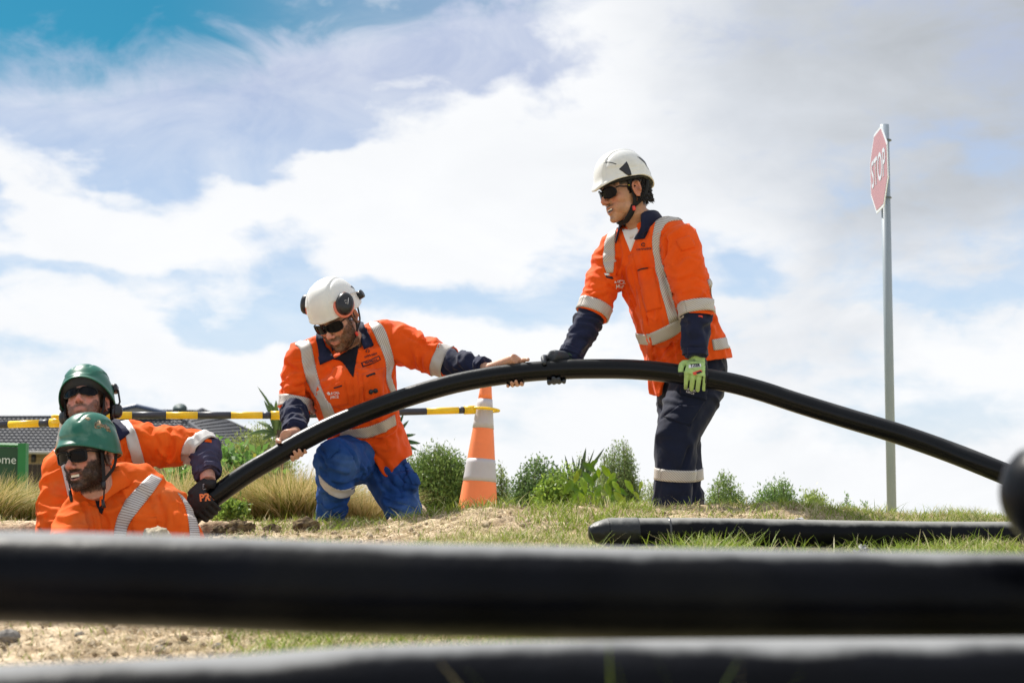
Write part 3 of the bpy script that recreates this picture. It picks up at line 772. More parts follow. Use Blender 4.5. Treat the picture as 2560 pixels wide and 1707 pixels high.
class Cloth:
    """one garment skin: built from overlapping closed shapes, fused, folded"""
    def __init__(s, mb, voxel=.008, smooth=4, segs=(), seed=0, lines=(), cut=None, post=2):
        V, F = remesh(mb.mesh(), voxel, smooth)
        b0 = bvh_of(V, F); N = normals(V, F)
        if lines: V = crease(V, N, lines, b0); N = normals(V, F)
        if segs: V = folds(V, N, segs, seed); V = laplace(V, F, post, .4)
        s.V, s.F = V, F; s.bvh = bvh_of(V, F); s.N = normals(V, F); s.keep = np.ones(len(F), bool)
        if cut is not None:
            C = V[F].mean(1); s.keep = ~cut(C)
    def build(s, name, m, parent, thick=.003):
        F = s.F[s.keep]
        if not s.keep.all():     # give the open edges a cloth thickness
            used = np.unique(F); idx = -np.ones(len(s.V), int); idx[used] = np.arange(len(used)); V = s.V[used]; F = idx[F]; N = s.N[used]
            E = np.concatenate([F[:, [k, (k + 1) % 4]] for k in range(4)]); key = E[:, 0].astype(np.int64) * len(V) + E[:, 1]; rev = E[:, 1].astype(np.int64) * len(V) + E[:, 0]
            bd = E[~np.isin(key, rev)]; V = V.copy(); nb = len(V)
            for _ in range(10):
                s_ = np.stack([np.bincount(bd[:, 0], V[bd[:, 1], c], nb) + np.bincount(bd[:, 1], V[bd[:, 0], c], nb) for c in range(3)], 1); dg = np.bincount(bd.ravel(), minlength=nb); w_ = dg > 0; V[w_] += .5 * (s_[w_] / dg[w_][:, None] - V[w_])
            bv = np.unique(bd); m_ = -np.ones(len(V), int); m_[bv] = len(V) + np.arange(len(bv))
            inn = V[bv] - N[bv] * .012
            rim = np.stack([bd[:, 1], bd[:, 0], m_[bd[:, 0]], m_[bd[:, 1]]], 1)
            V = np.vstack([V, inn]); F = np.vstack([F, rim])
        else: V = s.V
        return link(name, mesh_np(V, F), m, parent)
def grid_mesh(G, Nn=None, skirt=.004, uv=None, name='m'):
    """G (a,b,3) grid of points, Nn outward normals: sheet with its border turned down"""
    G = np.asarray(G, float); a, b = G.shape[:2]
    if skirt and Nn is not None:
        Nn = np.asarray(Nn, float)
        P = np.pad(G, ((1, 1), (1, 1), (0, 0)), mode='edge'); Q = np.pad(Nn, ((1, 1), (1, 1), (0, 0)), mode='edge')
        m = np.ones((a + 2, b + 2), bool); m[1:-1, 1:-1] = False
        P[m] -= Q[m] * skirt; G = P
        if uv is not None: uv = np.pad(uv, ((1, 1), (1, 1), (0, 0)), mode='edge')
        a += 2; b += 2
    i = (np.arange(a - 1)[:, None] * b + np.arange(b - 1)[None]).ravel()
    me = mesh_np(G.reshape(-1, 3), np.stack([i, i + b, i + b + 1, i + 1], 1), name)
    if uv is not None: color_attr(me, np.concatenate([uv.reshape(-1, 2), np.zeros((a * b, 1))], 1), 'Tp')
    return me
def sheet(cl, Lp, Rp, name, m, parent, off=.003, ns=24, nt=7, skirt=.007, relax=2):
    """a strip laid on cloth between two photo polylines (left and right edge)"""
    A = spline(Lp, ns); B = spline(Rp, ns)
    G = np.zeros((ns, nt, 3)); Nn = np.zeros((ns, nt, 3)); bv = cl.bvh if hasattr(cl, 'bvh') else cl
    for i in range(ns):
        for j in range(nt):
            t = j / (nt - 1); p, n = hit(bv, *(A[i] * (1 - t) + B[i] * t)); G[i, j] = p; Nn[i, j] = n
    for _ in range(relax):
        G2 = G.copy(); G2[1:-1, 1:-1] = (G[:-2, 1:-1] + G[2:, 1:-1] + G[1:-1, :-2] + G[1:-1, 2:]) / 8 + G[1:-1, 1:-1] / 2; G = G2
        Nn[1:-1, 1:-1] = Nn[:-2, 1:-1] + Nn[2:, 1:-1] + Nn[1:-1, :-2] + Nn[1:-1, 2:] + Nn[1:-1, 1:-1]
    Nn /= np.linalg.norm(Nn, axis=2)[..., None] + 1e-9
    G = G + Nn * off
    for i in range(ns):
        for j in range(nt):
            q, n_, _i, _d = bv.find_nearest(Vector(G[i, j]))
            if q is not None:
                sd = (Vector(G[i, j]) - q).dot(n_)
                if sd < off * .8: G[i, j] += np.array(n_) * (off * .8 - sd)
    along = np.concatenate([[0], np.cumsum(np.linalg.norm(np.diff(G[:, nt // 2], axis=0), axis=1))])
    wd = np.linalg.norm(G[:, 0] - G[:, -1], axis=1).mean()
    uv = np.stack(np.broadcast_arrays(along[:, None], (np.linspace(0, 1, nt) * wd)[None]), 2)
    return link(name, grid_mesh(G, Nn, skirt, uv), m, parent)
def band(cl, c, axis, width, name, m, parent, off=.005, n=64, nw=6, a0=0, a1=360, ref=None, skirt=.005, maxr=1.0):
    """a band laid round a sleeve, leg or body"""
    axis = Vector(axis).normalized(); u = Vector(ref) if ref is not None else axis.orthogonal(); u = (u - axis * u.dot(axis)).normalized(); w = axis.cross(u)
    bv = cl.bvh if hasattr(cl, 'bvh') else cl; c = Vector(c)
    G = np.zeros((n + 1, nw, 3)); Nn = np.zeros((n + 1, nw, 3)); RR = np.zeros((n + 1, nw)); OO = np.zeros((n + 1, nw, 3)); DD = np.zeros((n + 1, nw, 3))
    for i in range(n + 1):
        a = math.radians(a0 + (a1 - a0) * i / n); d = u * math.cos(a) + w * math.sin(a)
        for j in range(nw):
            o = c + axis * width * (j / (nw - 1) - .5); h = bv.ray_cast(o, d, maxr)
            RR[i, j] = h[3] if h[0] is not None else (RR[i - 1, j] if i else .08); OO[i, j] = o; DD[i, j] = d
    med = np.median(RR); RR = np.clip(RR, med * .6, med * 1.45); raw = RR.copy()
    for _ in range(6):
        if a1 - a0 >= 360: RR[0] = RR[-1] = (RR[1] + RR[-2]) / 2
        RR[1:-1] = RR[1:-1] * .5 + (RR[:-2] + RR[2:]) * .25; RR = RR * .5 + RR.mean(1)[:, None] * .5; RR = np.maximum(RR, raw)
    if a1 - a0 >= 360: RR[0] = RR[-1] = np.maximum(RR[0], RR[-1])
    G = OO + DD * RR[..., None]; Nn = DD.copy()
    Nn /= np.linalg.norm(Nn, axis=2)[..., None] + 1e-9; G = G + Nn * off
    along = np.concatenate([[0], np.cumsum(np.linalg.norm(np.diff(G[:, nw // 2], axis=0), axis=1))])
    uv = np.stack(np.broadcast_arrays(along[:, None], (np.linspace(0, 1, nw) * width)[None]), 2)
    return link(name, grid_mesh(G, Nn, skirt, uv), m, parent)
def text_px(cl, txt, px, py, size, dx, dy, name, m, parent, off=.003, align='CENTER', bold=.0, sq=1.0, up=None):
    """lettering laid on cloth: px,py centre in the photo, size in photo px, (dx,dy) reading direction in the photo"""
    cu = bpy.data.curves.new('t', 'FONT'); cu.body = txt; cu.size = 1; cu.align_x = align; cu.align_y = 'CENTER'; cu.offset = bold; cu.resolution_u = 2
    o = bpy.data.objects.new('t', cu); COL.objects.link(o); bpy.context.view_layer.update()
    me = bpy.data.meshes.new_from_object(o); bpy.data.objects.remove(o, do_unlink=True)
    l = math.hypot(dx, dy); dx /= l; dy /= l; ux, uy = (dy, -dx) if up is None else up
    bv = cl.bvh if hasattr(cl, 'bvh') else cl
    for v in me.vertices:
        x = v.co.x * size * sq; y = v.co.y * size
        p, n = hit(bv, px + dx * x + ux * y, py + dy * x + uy * y)
        v.co = p + n * off
    return link(name, me, m, parent, smooth=False)

# ------------------------------------------------------------------ people: materials
M_ORANGE = mat('hi_vis_orange_cloth', (.82, .092, .004), rough=.8, spec=.2, var=.10, vscale=9, bump=.0022, bscale=30, bdetail=5, sheen=.1)
M_ORANGE2 = mat('worn_orange_cloth', (.80, .118, .010), rough=.85, spec=.2, var=.12, vscale=8, bump=.0022, bscale=32, bdetail=5, var2=(.62, .20, .07), v2thr=(.55, .8))
M_NAVY = mat('navy_cloth', (.009, .013, .042), rough=.85, spec=.25, var=.25, vscale=10, bump=.004, bscale=36, sheen=.1)
M_NAVYT = mat('navy_trouser_cloth', (.007, .011, .032), rough=.85, spec=.25, var=.25, vscale=8, bump=.003, bscale=30, sheen=.1)
M_SLATE = mat('faded_navy_cloth', (.055, .052, .10), rough=.85, spec=.25, var=.2, vscale=10, bump=.003, bscale=36)
M_BLUE = mat('royal_blue_cloth', (.018, .072, .27), rough=.85, spec=.2, var=.28, vscale=9, bump=.003, bscale=30, var2=(.07, .15, .36), v2thr=(.5, .75))
M_TEE_W = mat('white_knit', (.8, .8, .84), rough=.9, spec=.2); M_TEE_B = mat('black_knit', (.012, .012, .02), rough=.9, spec=.2)
M_BLACK = mat('black_webbing', (.010, .010, .012), rough=.7, spec=.3)
M_BPL = mat('black_plastic', (.012, .012, .016), rough=.35, spec=.5, var=.3, vscale=30)
M_LENS = mat('dark_lens', (.004, .004, .006), rough=.10, spec=.12)
M_FRAME = mat('black_frame', (.004, .004, .005), rough=.3, spec=.25)
M_RED = mat('red_plastic', (.75, .06, .04), rough=.4); M_SALMON = mat('salmon_foam_ring', (.72, .20, .13), rough=.6)
M_HWHITE = mat('white_helmet_shell', (.72, .72, .70), rough=.34, spec=.5, var=.05, vscale=12, var2=(.60, .58, .53), v2thr=(.55, .8))
M_HGREEN = mat('green_helmet_shell', (.004, .115, .072), rough=.34, spec=.5, var=.15, vscale=12, var2=(.20, .33, .26), v2thr=(.52, .80), vdist=.3)
M_LINER = mat('helmet_liner', (.012, .014, .016), rough=.6)
M_HAIR = mat('black_hair', (.010, .008, .008), rough=.5, spec=.4)
M_TEETH = mat('teeth', (.75, .70, .60), rough=.3)
M_LIME = mat('lime_glove', (.42, .60, .22), rough=.8, var=.1, vscale=60, var2=(.20, .28, .12), v2thr=(.6, .75), bump=.001, bscale=200)
M_GLOVE = mat('black_glove', (.012, .012, .015), rough=.65, spec=.4, bump=.0015, bscale=120)
M_GLOVEG = mat('grey_rubber_glove', (.035, .042, .055), rough=.6, bump=.0015, bscale=120)
M_INKK = mat('black_ink', (.008, .008, .02), rough=.7); M_INKW = mat('white_ink', (.75, .72, .70), rough=.7); M_INKO = mat('orange_ink', (.80, .22, .06), rough=.6)
M_MUD = mat('dried_mud', (.42, .33, .23), rough=.95, spec=.1, var=.3, vscale=80, bump=.003, bscale=120)
def tape_mat(name, base, line, freq=74.0, k=.35, slant=1.0, strength=1.0):
    m = mat(name, base, rough=.45, spec=.5); nt = m.node_tree; N = nt.nodes; L = nt.links; b = N['Principled BSDF']
    a = N.new('ShaderNodeVertexColor'); a.layer_name = 'Tp'; sp = N.new('ShaderNodeSeparateColor'); L.new(a.outputs[0], sp.inputs[0])
    x = N.new('ShaderNodeMath'); x.operation = 'MULTIPLY_ADD'; L.new(sp.outputs[1], x.inputs[0]); x.inputs[1].default_value = slant; L.new(sp.outputs[0], x.inputs[2])
    y = N.new('ShaderNodeMath'); y.operation = 'MULTIPLY'; L.new(x.outputs[0], y.inputs[0]); y.inputs[1].default_value = freq
    f = N.new('ShaderNodeMath'); f.operation = 'FRACT'; L.new(y.outputs[0], f.inputs[0])
    g = N.new('ShaderNodeMath'); g.operation = 'LESS_THAN'; L.new(f.outputs[0], g.inputs[0]); g.inputs[1].default_value = k
    mx = N.new('ShaderNodeMix'); mx.data_type = 'RGBA'; L.new(g.outputs[0], mx.inputs[0]); mx.inputs[6].default_value = (*base, 1); mx.inputs[7].default_value = (*line, 1)
    L.new(mx.outputs[2], b.inputs['Base Color']); return m
M_TAPE = tape_mat('hatched_reflective_tape', (.58, .54, .50), (.33, .285, .25), 80, .36, 1.2)
M_TAPE2 = tape_mat('barred_reflective_tape', (.56, .53, .52), (.27, .22, .20), 95, .40, .0)
M_TAPEP = mat('plain_reflective_tape', (.56, .54, .52), rough=.45, var=.06, vscale=30)

# ------------------------------------------------------------------ helmets, glasses
def helmet(h, m, parent, k=1.0, brim_f=.048, brim_s=.040, brim_b=.005, rx=.113, ry=.138, top=.172, peak=.020, style=0, center=(0, -.012), name='helmet'):
    na, ntt = 112, 44
    def zb(a):   # height of the rim: 0 front, pi back
        c = math.cos(a); s_ = abs(math.sin(a))
        return (brim_f * max(c, 0) ** 1.3 + brim_b * max(-c, 0) ** 1.2) + brim_s * s_ ** 1.6 * (1 if c > 0 else 1)
    def pt(a, th, ins=0.0):
        rho = max(math.cos(th), 0) ** .78; hh = math.sin(th) ** 1.0; zb_ = zb(a)
        X = (rx - ins) * rho * math.sin(a); Yf = (ry - ins) * rho * math.cos(a); Z = zb_ + (top - ins - zb_) * hh
        c = math.cos(a)
        e = math.exp(-(th / .16) ** 2)
        if c > 0: Yf += peak * e * c ** 1.5
        if ins == 0:
            lip = math.exp(-((th - .03) / .05) ** 2) * .0025; X += lip * math.sin(a); Yf += lip * c
            nx, ny = math.sin(a), math.cos(a); d = 0
            if style == 0:      # climbing-style: centre crest, side step line
                d += .0035 * (1 - sstep(.040, .047, abs(X))) * sstep(.035, .055, Z)
                sl = .098 + .018 * math.sin(2.2 * Yf / .13 - .8) ; d += .0030 * sstep(sl, sl + .006, Z) * sstep(.05, .056, abs(X))
                d += .0016 * math.exp(-(((Z - .075) - .10 * max(0, -Yf)) / .004) ** 2) * sstep(.07, .09, abs(X))
            else:               # cap style: wide raised crown with a curved front step
                fr_ = .108 - .55 * (abs(X) - .03) ** 2 / .05 * 2.2 + .035 * max(0, -Yf) / .1
                line = .082 + 9.5 * max(0, abs(X) - .045) ** 1.6
                d += .0042 * sstep(line, line + .007, Z) * (1 if c > -.2 else 1)
                d -= .0030 * math.exp(-(((abs(X) - .030 - .10 * (Z - .12))) / .005) ** 2) * sstep(.13, .14, Z) * (Yf > -.06)
            X += nx * d; Yf += ny * d; Z += d * .7
        return h.at(X * k, (Yf + center[1]) * k, Z * k)
    ths = [math.pi / 2 * (i / ntt) ** 1.15 for i in range(ntt)]
    mb = MB(); G = [[pt(2 * math.pi * j / na, t) for j in range(na)] for t in ths]
    rim = [[pt(2 * math.pi * j / na, ths[0], .003) for j in range(na)], [pt(2 * math.pi * j / na, .12, .0045) for j in range(na)]]
    mb.loft(list(reversed(rim)) + G, cap=False); o = len(mb.v); mb.v.append(tuple(h.at(0, center[1] * k, top * k)))
    e = o - na
    for j in range(na): mb.face(e + j, e + (j + 1) % na, o)
    root = mb.build(name, m, parent)
    mi = MB(); G = [[pt(2 * math.pi * j / na, t, .0052) for j in range(0, na, 4)] for t in [.02, .2, .5, .9, 1.3, 1.5]]; mi.loft(G)
    mi.tube([h.at(math.sin(a) * .084 * k, (math.cos(a) * .104 - .008) * k, (max(.046, brim_f + .004) + .006 * math.cos(a)) * k) for a in np.linspace(0, 2 * math.pi, 40)], .006, 8, flat=2.2, ref=h.U)
    mi.build('helmet_liner', M_LINER, root)
    V = np.array([tuple(v.co + world_loc(root)) for v in root.data.vertices]); F = [tuple(p.vertices) for p in root.data.polygons]
    root_bvh = BVHTree.FromPolygons([tuple(v) for v in V], F)
    return root, root_bvh, pt
def surf_patch(bvh, fr, outline, name, m, parent, off=.0012, proj='r', side=1, skirt=.004, n=9):
    """patch on a helmet: outline = two edge polylines in local (f,u) seen from the side"""
    A = spline(outline[0], n); B = spline(outline[1], n); G = np.zeros((n, 6, 3)); Nn = np.zeros((n, 6, 3))
    for i in range(n):
        for j in range(6):
            t = j / 5; q = A[i] * (1 - t) + B[i] * t
            if proj == 'r': o = fr.at(side * .3, q[0], q[1]); d = fr.R * -side
            else: o = fr.at(q[0], .3, q[1]); d = -fr.F
            hh = bvh.ray_cast(o, d)
            if hh[0] is None: hh = bvh.find_nearest(o + d * .2)
            nn = hh[1] if hh[1].dot(d) < 0 else -hh[1]
            G[i, j] = hh[0] + nn * off; Nn[i, j] = nn
    return link(name, grid_mesh(G, Nn, skirt), m, parent)
def sunglasses(h, parent, k=1.0, w=.031, hh=.022, cx=.033, cu=.016, f0=.112, sq=3.2, wrap=6.0, frame_r=.0028, droop=0.0):
    fm = MB(); lenses = []
    for s in (-1, 1):
        def P(x, y):
            r = s * cx + x; u = cu + y - droop * (s * x); f = f0 - wrap * r * r - (u - .03) ** 2
            return h.at(r * k, f * k, u * k)
        m_ = MB(); rings = []
        for q in (1.0, .8, .55, .3, .08):
            rings.append([P(q * w * math.copysign(abs(math.cos(a)) ** (2 / sq), math.cos(a)), q * hh * math.copysign(abs(math.sin(a)) ** (2 / sq), math.sin(a)) * (1 - .18 * (s * math.cos(a) < 0) * (math.sin(a) < 0))) for a in np.linspace(0, 2 * math.pi, 28, endpoint=False)])
        m_.loft([[p - h.F * .003 for p in rings[0]]] + rings, cap=False); m_.face(*range(5 * 28, 6 * 28))
        lenses.append(m_)
        fm.tube(rings[0] + [rings[0][0]], frame_r * k, 6)
        a = P(s * w, hh * .55)
        fm.tube([a, h.at(s * .074 * k, (f0 - wrap * .074 ** 2 - .004) * k, (cu + hh * .6) * k), h.at(s * .080 * k, .045 * k, (cu + .008) * k), h.at(s * .081 * k, -.005 * k, (cu + .002) * k)], .0028 * k, 6, ref=h.U, flat=.6)
    fm.tube([h.at(-.010 * k, (f0 + .001) * k, (cu + .008) * k), h.at(0, (f0 + .003) * k, (cu + .010) * k), h.at(.010 * k, (f0 + .001) * k, (cu + .008) * k)], .003 * k, 6)
    root = fm.build('sunglasses', M_FRAME, parent)
    for m_ in lenses: m_.build('lens', M_LENS, root)
    return root
def strap(mb, pts, w=.008, n=14, thick=.35, ref=None):
    Q = [Vector(q) for q in spline(pts, n)]; mb.tube(Q, w, 8, ref=ref, flat=thick)
def earmuff(c, out, up, parent, rad=(.034, .046), m_ring=None):
    """cup with cushion ring: c centre, out outward direction"""
    f = Fr(c, out, up); b = MB()
    def ringp(r0, r1, d): return [f.at(r0 * math.cos(a), d, r1 * math.sin(a)) for a in np.linspace(0, 2 * math.pi, 32, endpoint=False)]
    b.loft([ringp(rad[0] * x, rad[1] * x, d) for x, d in ((.96, .0), (1.0, .006), (.99, .016), (.93, .026), (.80, .033), (.55, .038), (.2, .040))])
    b.build('earmuff', M_BPL, parent)
    b = MB(); q = ringp(rad[0] * 1.02, rad[1] * 1.02, -.003); b.tube(q + [q[0]], .008, 8); b.build('cushion_ring', m_ring or M_SALMON, parent)
    return f
def proj(V):
    V = np.atleast_2d(np.asarray(V, float)); x = V[:, 0]; y = V[:, 1]; z = V[:, 2] - CAMZ; c, s = math.cos(PITCH), math.sin(PITCH)
    d = y * c + z * s; u = -y * s + z * c
    return 1280 + FPX * x / d, 853.5 - FPX * u / d
def cut_below(line):
    """remove faces below a photo polyline (a hem)"""
    lx, ly = zip(*line)
    def f(C): px, py = proj(C); return py > np.interp(px, lx, ly)
    return f
def collar(name, m, parent, c, U, F, rn, h_=.035, fall=.045, tip=.035, gap=38, rows=0.03, ry=None, spread=.028, thick=.004, inner=None):
    """shirt collar round the neck: stand, fold and leaf with pointed tips"""
    f = Fr(c, F, U); ry = ry or rn; n = 40; A = []; 
    for i in range(n + 1):
        t = i / n; psi = math.radians(-180 + gap + (360 - 2 * gap) * t) ; a = psi     # a=0 is the back
        fr_ = abs(math.cos(a / 2)); e = abs(2 * t - 1) ** 4
        rd = Vector((math.sin(a), -math.cos(a), 0))
        def q(rad, u, df=0): return f.at(rd.x * (rn + rad), rd.y * (ry + rad) + df, u)
        hh = h_ * (1 - .45 * e)
        A.append([q(.002, -.02), q(.004, hh * .6), q(.007, hh), q(.013, hh - .004), q(.020 + spread * .3, hh - fall * .45), q(.022 + spread, hh - fall * (1 + .5 * e) - tip * e, .012 * e), q(.018 + spread, hh - fall * (1 + .5 * e) - tip * e - .002, .010 * e), q(.012 + spread * .3, hh - fall * .5), q(.006, hh - .012)])
    b = MB(); b.loft(A, closed=True); return b.build(name, m, parent)
def stub_legs_torso(mb, neck, chest, pelvis, r=.09):
    mb.tube([neck, chest, pelvis], [.07, r, r], 16)
# ------------------------------------------------------------------ worker standing, holding the top of the arch
def man_standing():
    D = 6.1
    root = empty('person', W(1700, 1262, 6.25), 'standing worker in orange shirt and navy trousers, smiling under a white vented helmet', 'person')
    al = math.radians(46); Ff = Vector((-math.sin(al), -math.cos(al), 0)); Lf = Vector((math.cos(al), -math.sin(al), 0))
    neck = W(1606, 566, 6.17); pel = W(1722, 925, 6.34); U = (neck - pel).normalized()
    ha = math.radians(66)
    h = Fr(W(1566, 484, 6.12), Vector((-math.sin(ha), -math.cos(ha), -.24)), Vector((-.20, -.05, 1))); k = 1.09
    shL, elL, wrL = W(1698, 600, 6.02), W(1741, 775, 5.97), W(1737, 888, 5.97)
    shR, elR, wrR = W(1535, 628, 6.26), W(1483, 778, 6.20), W(1428, 893, 6.15)
    # skin: head, neck, trunk, arms in one
    b = MB(); head_shape(b, h, k, jaw=1.06, open_mouth=.75, nose=-.1, smile=1.0)
    b.tube([h.at(0, -.02, -.03), h.at(0, -.012, -.09), neck.lerp(h.o, .25), neck - U * .03], [.060, .060, .064, .07], 20)
    b.tube([neck, neck.lerp(pel, .4), pel], [.07, .10, .09], 16)
    for A in ((shL, elL, wrL), (shR, elR, wrR)): b.tube([neck - U * .07, *A], [.05, .042, .036, .025], 14)
    V, F = remesh(b.mesh(), .0034, 3); me = mesh_np(V, F)
    color_attr(me, skin_colors(V, h, k, skin=(.47, .245, .145), mous=(.03, .02, .015), lips=(.42, .16, .12), open_mouth=.75, hair=(.012, .009, .008)))
    sk = mat('skin_tan', rough=.45, spec=.45, attr='Col', sss=.10, bump=.0012, bscale=260, var=.10, vscale=45); link('body', me, sk, root)
    # teeth
    b = MB(); G = [[h.at(x, .0962 * k - 14 * x * x, z) for x in np.linspace(-.018, .018, 11)] for z in (-.0505 * k, -.0580 * k)]; b.loft(G, closed=False); b.build('teeth', M_TEETH, root)
    # hair at the nape and over the ears
    b = MB(); rnd = random.Random(3)
    for i in range(1100):
        a = rnd.uniform(-2.3, 2.3); u = rnd.uniform(-.050, .05)
        p = h.at(math.sin(a) * .076 * k, (-.02 - math.cos(a) * .082) * k, u * k)
        if math.cos(a) < -.35 : continue
        dirn = (h.U * -1 + (p - h.at(0, -.01, u)).normalized() * rnd.uniform(.0, .45) + h.R * rnd.uniform(-.3, .3)).normalized(); L = rnd.uniform(.004, .013)
        b.tube([p - dirn * .004, p + dirn * L * .5, p + dirn * L + (p - h.o).normalized() * rnd.uniform(0, .008)], [.003, .0025, .0006], 4)
    b.build('hair', M_HAIR, root)
    # shirt
    b = MB(); f = Fr(pel, Ff, U)
    def ring(px, py, Y, rx, ry, e=2.5, tiltU=None):
        c = W(px, py, Y); Rr = -Lf; Fv = Rr.cross(U) * -1; n = 28
        return [c + Rr * rx * math.copysign(abs(math.cos(a)) ** (2 / e), math.cos(a)) + Ff * ry * math.copysign(abs(math.sin(a)) ** (2 / e), math.sin(a)) for a in [2 * math.pi * j / n for j in range(n)]]
    b.loft([ring(1738, 1000, 6.33, .195, .165), ring(1728, 930, 6.33, .200, .165), ring(1712, 870, 6.31, .195, .160), ring(1688, 800, 6.28, .190, .150), ring(1662, 730, 6.24, .195, .145), ring(1638, 665, 6.21, .195, .135),
            ring(1622, 610, 6.19, .165, .110), ring(1612, 575, 6.18, .09, .080), ring(1608, 560, 6.17, .07, .068)])
    b.tube([neck - U * .045 + Lf * .02, shL.lerp(neck, .25) + Vector((0, 0, .004)), shL, shL.lerp(elL, .25)], [.07, .078, .088, .088], 20)
    b.tube([neck - U * .045 - Lf * .02, shR.lerp(neck, .25) + Vector((0, 0, .004)), shR, shR.lerp(elR, .25)], [.07, .075, .082, .08], 20)
    b.tube([shL, shL.lerp(elL, .35), shL.lerp(elL, .75), elL, elL.lerp(wrL, .16)], [.088, .090, .078, .072, .071], 24)
    b.tube([shR, shR.lerp(elR, .35), shR.lerp(elR, .75), elR, elR.lerp(wrR, .12)], [.082, .082, .074, .070, .069], 24)
    # belly fullness at the front
    b.ell(W(1655, 770, 6.13), (.12, .10, .17), R=f.M)
    segs = [(neck - U * .1, pel - U * .05, 3.5, 12, .013, .17), (shL, elL, 19, 4, .014, .085), (shR, elR, 19, 4, .013, .08)]
    cr = [([(1668, 600), (1660, 660), (1672, 730), (1690, 780)], .010, -.022), ([(1548, 650), (1545, 700), (1552, 740)], .009, -.018), ([(1600, 720), (1612, 790), (1622, 850)], .009, -.010),
          ([(1575, 740), (1600, 780), (1640, 800)], .010, .008), ([(1690, 850), (1650, 885), (1625, 900)], .010, -.013), ([(1715, 840), (1690, 880), (1660, 905)], .009, -.012), ([(1780, 720), (1790, 770), (1770, 830)], .011, -.012),
          ([(1700, 700), (1730, 690), (1760, 700)], .007, -.008), ([(1705, 730), (1735, 722), (1768, 735)], .007, .007), ([(1690, 660), (1715, 640), (1745, 650)], .008, -.007), ([(1470, 735), (1495, 745), (1520, 735)], .007, -.008), ([(1480, 715), (1500, 720), (1530, 700)], .007, .007),
          ([(1605, 640), (1618, 665), (1622, 700)], .008, -.006)]
    cut = cut_below([(1400, 960), (1600, 960), (1622, 985), (1648, 992), (1656, 955), (1700, 915), (1760, 902), (1830, 893), (1900, 890)])
    def cut2(C):
        m_ = cut(C)
        for (a, e_, w) in ((elL, wrL, .12), (elR, wrR, .12)):
            d = (w - 0) ; ax = (e_ - a); L = ax.length; ax = np.array(ax / L); q = C - np.array(a); t = q @ ax; pr = np.linalg.norm(q - t[:, None] * ax, axis=1)
            m_ |= (t > L * w) & (pr < .1)
        return m_
    cl = Cloth(b, .0065, 4, segs, 1, cr, cut2); shirt = cl.build('shirt', M_ORANGE, root)
    sheet(cl, [(1604, 540), (1606, 565), (1590, 600)], [(1628, 520), (1628, 560), (1612, 597)], 'collar_leaf', M_NAVY, shirt, .011, 12, 7, skirt=.012)
    # navy forearms
    for nm, (e_, w) in (('L', (elL, wrL)), ('R', (elR, wrR))):
        b = MB(); b.tube([e_.lerp(w, -.18), e_, e_.lerp(w, .3), e_.lerp(w, .65), e_.lerp(w, .9), w.lerp(e_, -.06)], [.060, .066, .064, .058, .054, .052], 24)
        c2 = Cloth(b, .006, 2, [(e_, w, 22, 9, .012, .06)], 5 + (nm == 'L'), cut=None); c2.build('sleeve_cuff', M_NAVY, root)
        ax = (w - e_).normalized(); band(c2, e_.lerp(w, .93), ax, .026, 'cuff_band', M_NAVY, root, off=.003)
        band(cl, e_.lerp(e_ * 2 - (shL if nm == 'L' else shR), .02) - ax * .012, (e_ - (shL if nm == 'L' else shR)).lerp(w - e_, .5), .052, 'reflective_band', M_TAPE, root, off=.005)
    # tapes
    T = lambda L_, R_, m_=M_TAPE, nm='reflective_tape', off=.0055, ns=26, nt=7, **kw: sheet(cl, L_, R_, nm, m_, shirt, off, ns, nt, **kw)
    T([(1695, 540), (1662, 534), (1643, 548), (1635, 580), (1632, 618), (1645, 694), (1662, 763), (1673, 809)], [(1705, 552), (1680, 553), (1662, 563), (1650, 595), (1652, 641), (1673, 713), (1684, 752), (1696, 796)])
    T([(1530, 570), (1515, 600), (1510, 625), (1508, 655), (1517, 683)], [(1546, 560), (1540, 585), (1537, 610), (1537, 641), (1533, 681)])
    T([(1582, 831), (1600, 834), (1625, 833), (1675, 809), (1710, 788)], [(1594, 857), (1610, 861), (1637, 860), (1683, 840), (1712, 816)])
    T([(1779, 849), (1800, 846), (1822, 842)], [(1784, 876), (1802, 874), (1824, 869)], ns=10)
    T([(1768, 700), (1776, 728), (1782, 757)], [(1777, 698), (1786, 725), (1790, 750)], ns=10)
    # placket, pockets, seams
    T([(1570, 640), (1585, 700), (1600, 770), (1612, 840), (1622, 905)], [(1582, 634), (1597, 700), (1613, 770), (1626, 840), (1636, 905)], M_ORANGE, 'placket', .002, 30, 4)
    T([(1596, 675), (1600, 720), (1617, 780)], [(1634, 668), (1645, 720), (1655, 770)], M_ORANGE, 'pocket', .004, 16, 8)
    T([(1596, 674), (1608, 670), (1619, 669)], [(1596, 677), (1608, 673), (1620, 671)], M_INKK, 'pocket_slit', .0055, 8, 3)
    T([(1690, 601), (1695, 613), (1704, 628)], [(1722, 590), (1733, 602), (1738, 617)], M_ORANGE, 'sleeve_pocket', .0045, 10, 8)
    T([(1512, 696), (1520, 706), (1535, 722)], [(1555, 686), (1558, 705), (1560, 735)], M_ORANGE, 'pocket', .004, 12, 8)
    T([(1512, 685), (1518, 692), (1530, 693)], [(1516, 695), (1522, 697), (1532, 698)], M_INKK, 'pocket_slit', .0055, 8, 3)
    T([(1510, 684), (1514, 690)], [(1520, 683), (1524, 689)], M_TEE_W, 'label_tab', .0065, 5, 3)
    T([(1744, 788), (1756, 789)], [(1745, 794), (1757, 795)], M_RED, 'label_tab', .006, 5, 3)
    # V opening with white tee, collar
    T([(1556, 574), (1562, 595), (1576, 627)], [(1597, 574), (1588, 600), (1577, 629)], M_TEE_W, 't_shirt', .0045, 14, 7)
